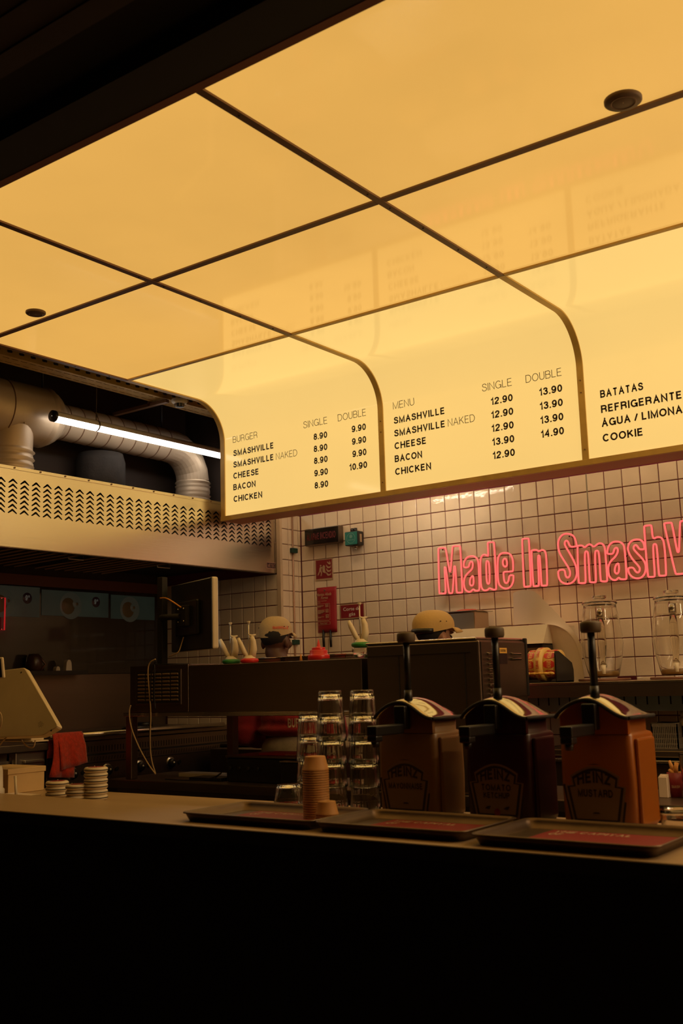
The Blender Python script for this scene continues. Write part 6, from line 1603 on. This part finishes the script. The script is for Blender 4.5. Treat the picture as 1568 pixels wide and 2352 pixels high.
# ================================================================== PEOPLE
def person(name, label, X, Y, rot, skin, capm, zshift, hair_band, headturn=0.0, lean=0.0, brim_up=.0, hoff=(0, 0), cs=1.0):
    t = thing(name, label, 'person', (X, Y, 0))
    def cap_(b, p0, r0, p1, r1, seg=14):
        b.tube([Vector(p0), Vector(p1)], [r0, r1], seg); b.ell(p0, r0, seg=seg, rings=8); b.ell(p1, r1, seg=seg, rings=8)
    HT = Matrix.Translation((0, .0, 0))
    H = 1.62 + zshift
    hm = Matrix.Translation((hoff[0], .02 + lean * .3 + hoff[1], H)) @ Matrix.Rotation(headturn, 4, 'Z')
    body = B(); sh = 1.43 + zshift
    # head
    body.ell(hm @ Vector((0, .0, .03)), (.076, .096, .092)); body.ell(hm @ Vector((0, .02, -.045)), (.058, .074, .065)); body.ell(hm @ Vector((0, .055, -.085)), (.030, .030, .022))
    body.tube([hm @ Vector((0, .092, .02)), hm @ Vector((0, .112, -.022))], [.009, .015], 10); body.ell(hm @ Vector((0, .112, -.024)), .014, seg=10, rings=8)
    body.ell(hm @ Vector((0, .088, -.052)), (.024, .012, .008)); body.ell(hm @ Vector((0, .085, .022)), (.055, .016, .010))
    for s_x in (-1, 1): body.ell(hm @ Vector((s_x * .078, -.008, -.012)), (.012, .020, .032)); body.ell(hm @ Vector((s_x * .042, .062, -.02)), (.024, .022, .022))
    cap_(body, (0, -.008, sh - .02), .058, hm @ Vector((0, -.018, -.06)), .052)
    # torso, hips, legs
    body.ell((0, 0, sh - .13), (.165, .105, .17)); body.ell((0, .0, sh - .34), (.145, .10, .16)); body.ell((0, -.01, sh - .50), (.165, .115, .12))
    cap_(body, (-.15, 0, sh - .035), .055, (.15, 0, sh - .035), .055)
    hips = sh - .54
    for s_x in (-1, 1):
        cap_(body, (s_x * .085, 0, hips), .088, (s_x * .10, .02, hips * .55), .058); cap_(body, (s_x * .10, .02, hips * .55), .058, (s_x * .10, -.01, .09), .040)
        cap_(body, (s_x * .10, -.02, .045), .040, (s_x * .11, .14, .035), .032)
        S_ = Vector((s_x * .185, 0, sh - .05)); E_ = Vector((s_x * .255, -.03, sh - .31)); W_ = Vector((s_x * .16, .20, sh - .36))
        cap_(body, S_, .052, E_, .040); cap_(body, E_, .040, W_, .028)
        Pm = W_ + Vector((-s_x * .02, .06, -.005)); cap_(body, W_, .026, Pm, .030)
        for k in range(4):
            o_ = Vector((s_x * (.024 - .016 * k), .0, 0)); a_ = Pm + o_ + Vector((0, .02, 0)); m1 = a_ + Vector((-s_x * .004, .036, -.006)); e1 = m1 + Vector((-s_x * .004, .022 - .004 * abs(k - 1), -.024))
            cap_(body, a_, .0095, m1, .009, 8); cap_(body, m1, .009, e1, .0075, 8)
        a_ = W_ + Vector((-s_x * .03, .03, 0)); m1 = a_ + Vector((-s_x * .028, .028, -.004)); cap_(body, a_, .012, m1, .010, 8); cap_(body, m1, .010, m1 + Vector((-s_x * .004, .024, -.006)), .008, 8)
    bo = body.done('body', M[skin], None); voxel(bo, .0075, 3); bo.parent = t
    # eyes
    b = B()
    for s_x in (-1, 1): b.ell(hm @ Vector((s_x * .033, .083, .0)), .011, seg=12, rings=8)
    o = b.done('eyes', M['eye'], None); o.parent = t
    # sweater
    b = B(); b.ell((0, 0, sh - .13), (.182, .125, .18)); b.ell((0, .0, sh - .23), (.175, .128, .12)); b.ell((0, -.005, sh - .285), (.188, .136, .05)); cap_(b, (-.15, 0, sh - .04), .070, (.15, 0, sh - .04), .070); cap_(b, (0, -.005, sh - .03), .075, (0, -.01, sh + .015), .064)
    for s_x in (-1, 1):
        S_ = Vector((s_x * .185, 0, sh - .05)); E_ = Vector((s_x * .262, -.035, sh - .31)); W_ = Vector((s_x * .17, .17, sh - .36))
        cap_(b, S_, .072, E_, .064); cap_(b, E_, .064, W_, .044)
    sw_ = b.done('sweater', M['sweater'], None); voxel(sw_, .009, 4); sw_.parent = t
    me = sw_.data
    for v in me.vertices:
        n_ = noise.noise(v.co * 9) * .008 + noise.noise(Vector((v.co.x * 8, v.co.y * 8, v.co.z * 26))) * .005; v.co += v.normal * n_
    # trousers
    b = B(); b.ell((0, -.008, sh - .40), (.168, .122, .12)); b.ell((0, -.008, sh - .52), (.178, .128, .11)); 
    for s_x in (-1, 1):
        cap_(b, (s_x * .085, -.005, hips), .100, (s_x * .10, .02, hips * .55), .074); cap_(b, (s_x * .10, .02, hips * .55), .074, (s_x * .10, -.01, .11), .062)
    jn = b.done('trousers', M['jeans'], None); voxel(jn, .010, 3); jn.parent = t
    b = B()
    for s_x in (-1, 1): b.box(s_x * .105 - .05, -.08, 0.0, s_x * .105 + .05, .19, .085, bev=.03, seg=3)
    o = b.done('shoes', M['black'], None); o.parent = t
    # hair
    b = B(); b.ell(hm @ Vector((0, -.010, .030)), (.0785, .0955, .075)); o = b.done('hair', M['hair'], None); o.parent = t
    # cap
    b = B(); rows = []; NA = 32
    for j in range(9):
        e = j / 8 * PI / 2; r_ = []
        for k in range(NA):
            a = 2 * PI * k / NA; seam = 1 - .010 * (abs(math.sin(a * 2.5)) < .12)
            p = Vector((.086 * cs * math.cos(a) * math.cos(e) ** .75 * seam, .103 * cs * math.sin(a) * math.cos(e) ** .75 * seam, .062 + .075 * math.sin(e) ** 1.05))
            r_.append(b.bm.verts.new(hm @ p))
        rows.append(r_)
        if j == 0:
            low_ = [b.bm.verts.new(hm @ Vector((.086 * cs * math.cos(2 * PI * k / NA), .103 * cs * math.sin(2 * PI * k / NA), .036 + .020 * math.sin(2 * PI * k / NA)))) for k in range(NA)]
            for k in range(NA):
                f = b.bm.faces.new((low_[k], low_[(k + 1) % NA], r_[(k + 1) % NA], r_[k])); f.smooth = True
    for r0, r1 in zip(rows, rows[1:-1]):
        for k in range(NA):
            f = b.bm.faces.new((r0[k], r0[(k + 1) % NA], r1[(k + 1) % NA], r1[k])); f.smooth = True
    tp = b.bm.verts.new(hm @ Vector((0, 0, .137)))
    for k in range(NA): b.bm.faces.new((rows[-2][k], rows[-2][(k + 1) % NA], tp))
    cp_ = b.done('cap', M[capm], None); cp_.parent = t
    b = B(); NB = 14; inner, outer = [], []
    for k in range(NB + 1):
        a = PI * (.10 + .80 * k / NB)
        inner.append(Vector((.084 * cs * math.cos(a), .099 * cs * math.sin(a), .050))); l_ = .068 * math.sin(a) ** .6
        outer.append(Vector((.088 * cs * math.cos(a) * 1.02, .101 * cs * math.sin(a) + l_, .036 - .020 * (math.cos(a)) ** 2 + brim_up)))
    A_ = [hm @ p for p in inner]; B_ = [hm @ p for p in outer]; Md = [hm @ ((p + q_) / 2 + Vector((0, 0, .006))) for p, q_ in zip(inner, outer)]
    b.strip(A_, Md); b.strip(Md, B_); br = b.done('brim', M[capm], None); br.parent = cp_
    so = br.modifiers.new('t', 'SOLIDIFY'); so.thickness = .004
    b = B()
    for s_x in (-1, 1):
        for dy in (-.02, .02):
            b.ell(hm @ Vector((s_x * .084 * cs, -.02 + dy, .075)), .003, seg=8, rings=6)
    o = b.done('eyelets', M['black'], None); o.parent = cp_
    if hair_band:
        b = B(); b.tube([hm @ Vector((.075 * cs * math.cos(a), .096 * cs * math.sin(a) - .006, .030)) for a in [PI * (1.2 + .6 * k / 8) for k in range(9)]], .014, 8); o = b.done('back_strap', M['black'], None); o.parent = cp_
    t.rotation_euler = (0, 0, rot)
    return t, hm, sw_, cp_, jn, sh

def bake_text(t, target, s, centre, right, upv, inward, width, height, m, parent, name, off=.01):
    """lettering laid onto a curved surface, in the person's own coordinates"""
    me = target.data; bvh = BVHTree.FromPolygons([v.co for v in me.vertices], [tuple(p.vertices) for p in me.polygons])
    def f(u, v):
        p = centre + right * ((u - .5) * width) + upv * (height * v) - inward * .4
        hit = bvh.ray_cast(p, inward)
        return (hit[0] - inward * .002) if hit[0] else (centre + right * ((u - .5) * width) + upv * (height * v))
    o = text_on(name, s, f, m, None, off); o.parent = parent; return o

# cook facing the back wall, head turned right
p1 = at(664, 1460, 1, -0.86)
pA, hmA, swA, cpA, jnA, shA = person('person', 'person in khaki cap and dark red sweater, back turned, before the tiled corner', p1.x, -0.86, math.radians(22), 'skin', 'khaki', at(630, 1416, 1, -.86).z - 1.757, False, headturn=math.radians(-15), hoff=(-.085, .0))
vd = (Vector((p1.x, -.86, 0)) - Vector((CAM.x, CAM.y, 0))).normalized(); rotm = Matrix.Rotation(math.radians(-22), 3, 'Z'); vin = rotm @ vd; vr = Vector((vin.y, -vin.x, 0))
zt1 = at(690, 1668, 1, -.98).z
cw1 = Vector((0, 0, 0)) + vr * .045
bake_text(pA, swA, 'BURGER', cw1 + Vector((0, 0, zt1 - .008)), vr, Vector((0, 0, 1)), vin, .125, .048, M['label_cream'], swA, 'sweater_text', .03)
bake_text(pA, swA, 'BUN', cw1 + vr * .02 + Vector((0, 0, zt1 - .066)), vr, Vector((0, 0, 1)), vin, .07, .046, M['label_cream'], swA, 'sweater_text', .03)
# cap lettering
hv = hmA @ Vector((.03, .09, .06)); cc_ = Vector((hmA.translation.x, hmA.translation.y, hmA.translation.z + .062))
bake_text(pA, cpA, 'SMASHVILLE', cc_ + vr * .028, vr, Vector((0, 0, 1)), vin, .085, .015, M['cap_print'], cpA, 'cap_text', .02)
# waist seam on the trousers
b = B(); bvh = BVHTree.FromPolygons([v.co for v in jnA.data.vertices], [tuple(p.vertices) for p in jnA.data.polygons])
for ln in ([(-.13 + .26 * k / 16, -.39 - .012 * math.cos((k / 16 - .5) * PI)) for k in range(17)], [(-.13 + .26 * k / 16, -.398 - .012 * math.cos((k / 16 - .5) * PI)) for k in range(17)], [(.03, -.34 - .01 * k) for k in range(10)]):
    pts = []
    for (u, z) in ln:
        hit = bvh.ray_cast(vr * u + Vector((0, 0, shA + z - .02)) - vin * .5, vin)
        if hit[0]: pts.append(hit[0] - vin * .001)
    if len(pts) > 2: b.tube(pts, .0016, 5)
o = b.done('seam', M['stitch'], None); o.parent = jnA

# second cook, mostly hidden by the dark machine
p2 = at(990, 1440, 1, -0.84)
pB = person('person', 'person in mustard cap with black strap behind the dark machine', p2.x, -0.84, math.radians(0), 'skin2', 'khaki_yellow', at(985, 1401, 1, -.84).z - 1.757, True, headturn=math.radians(-14), cs=1.12)
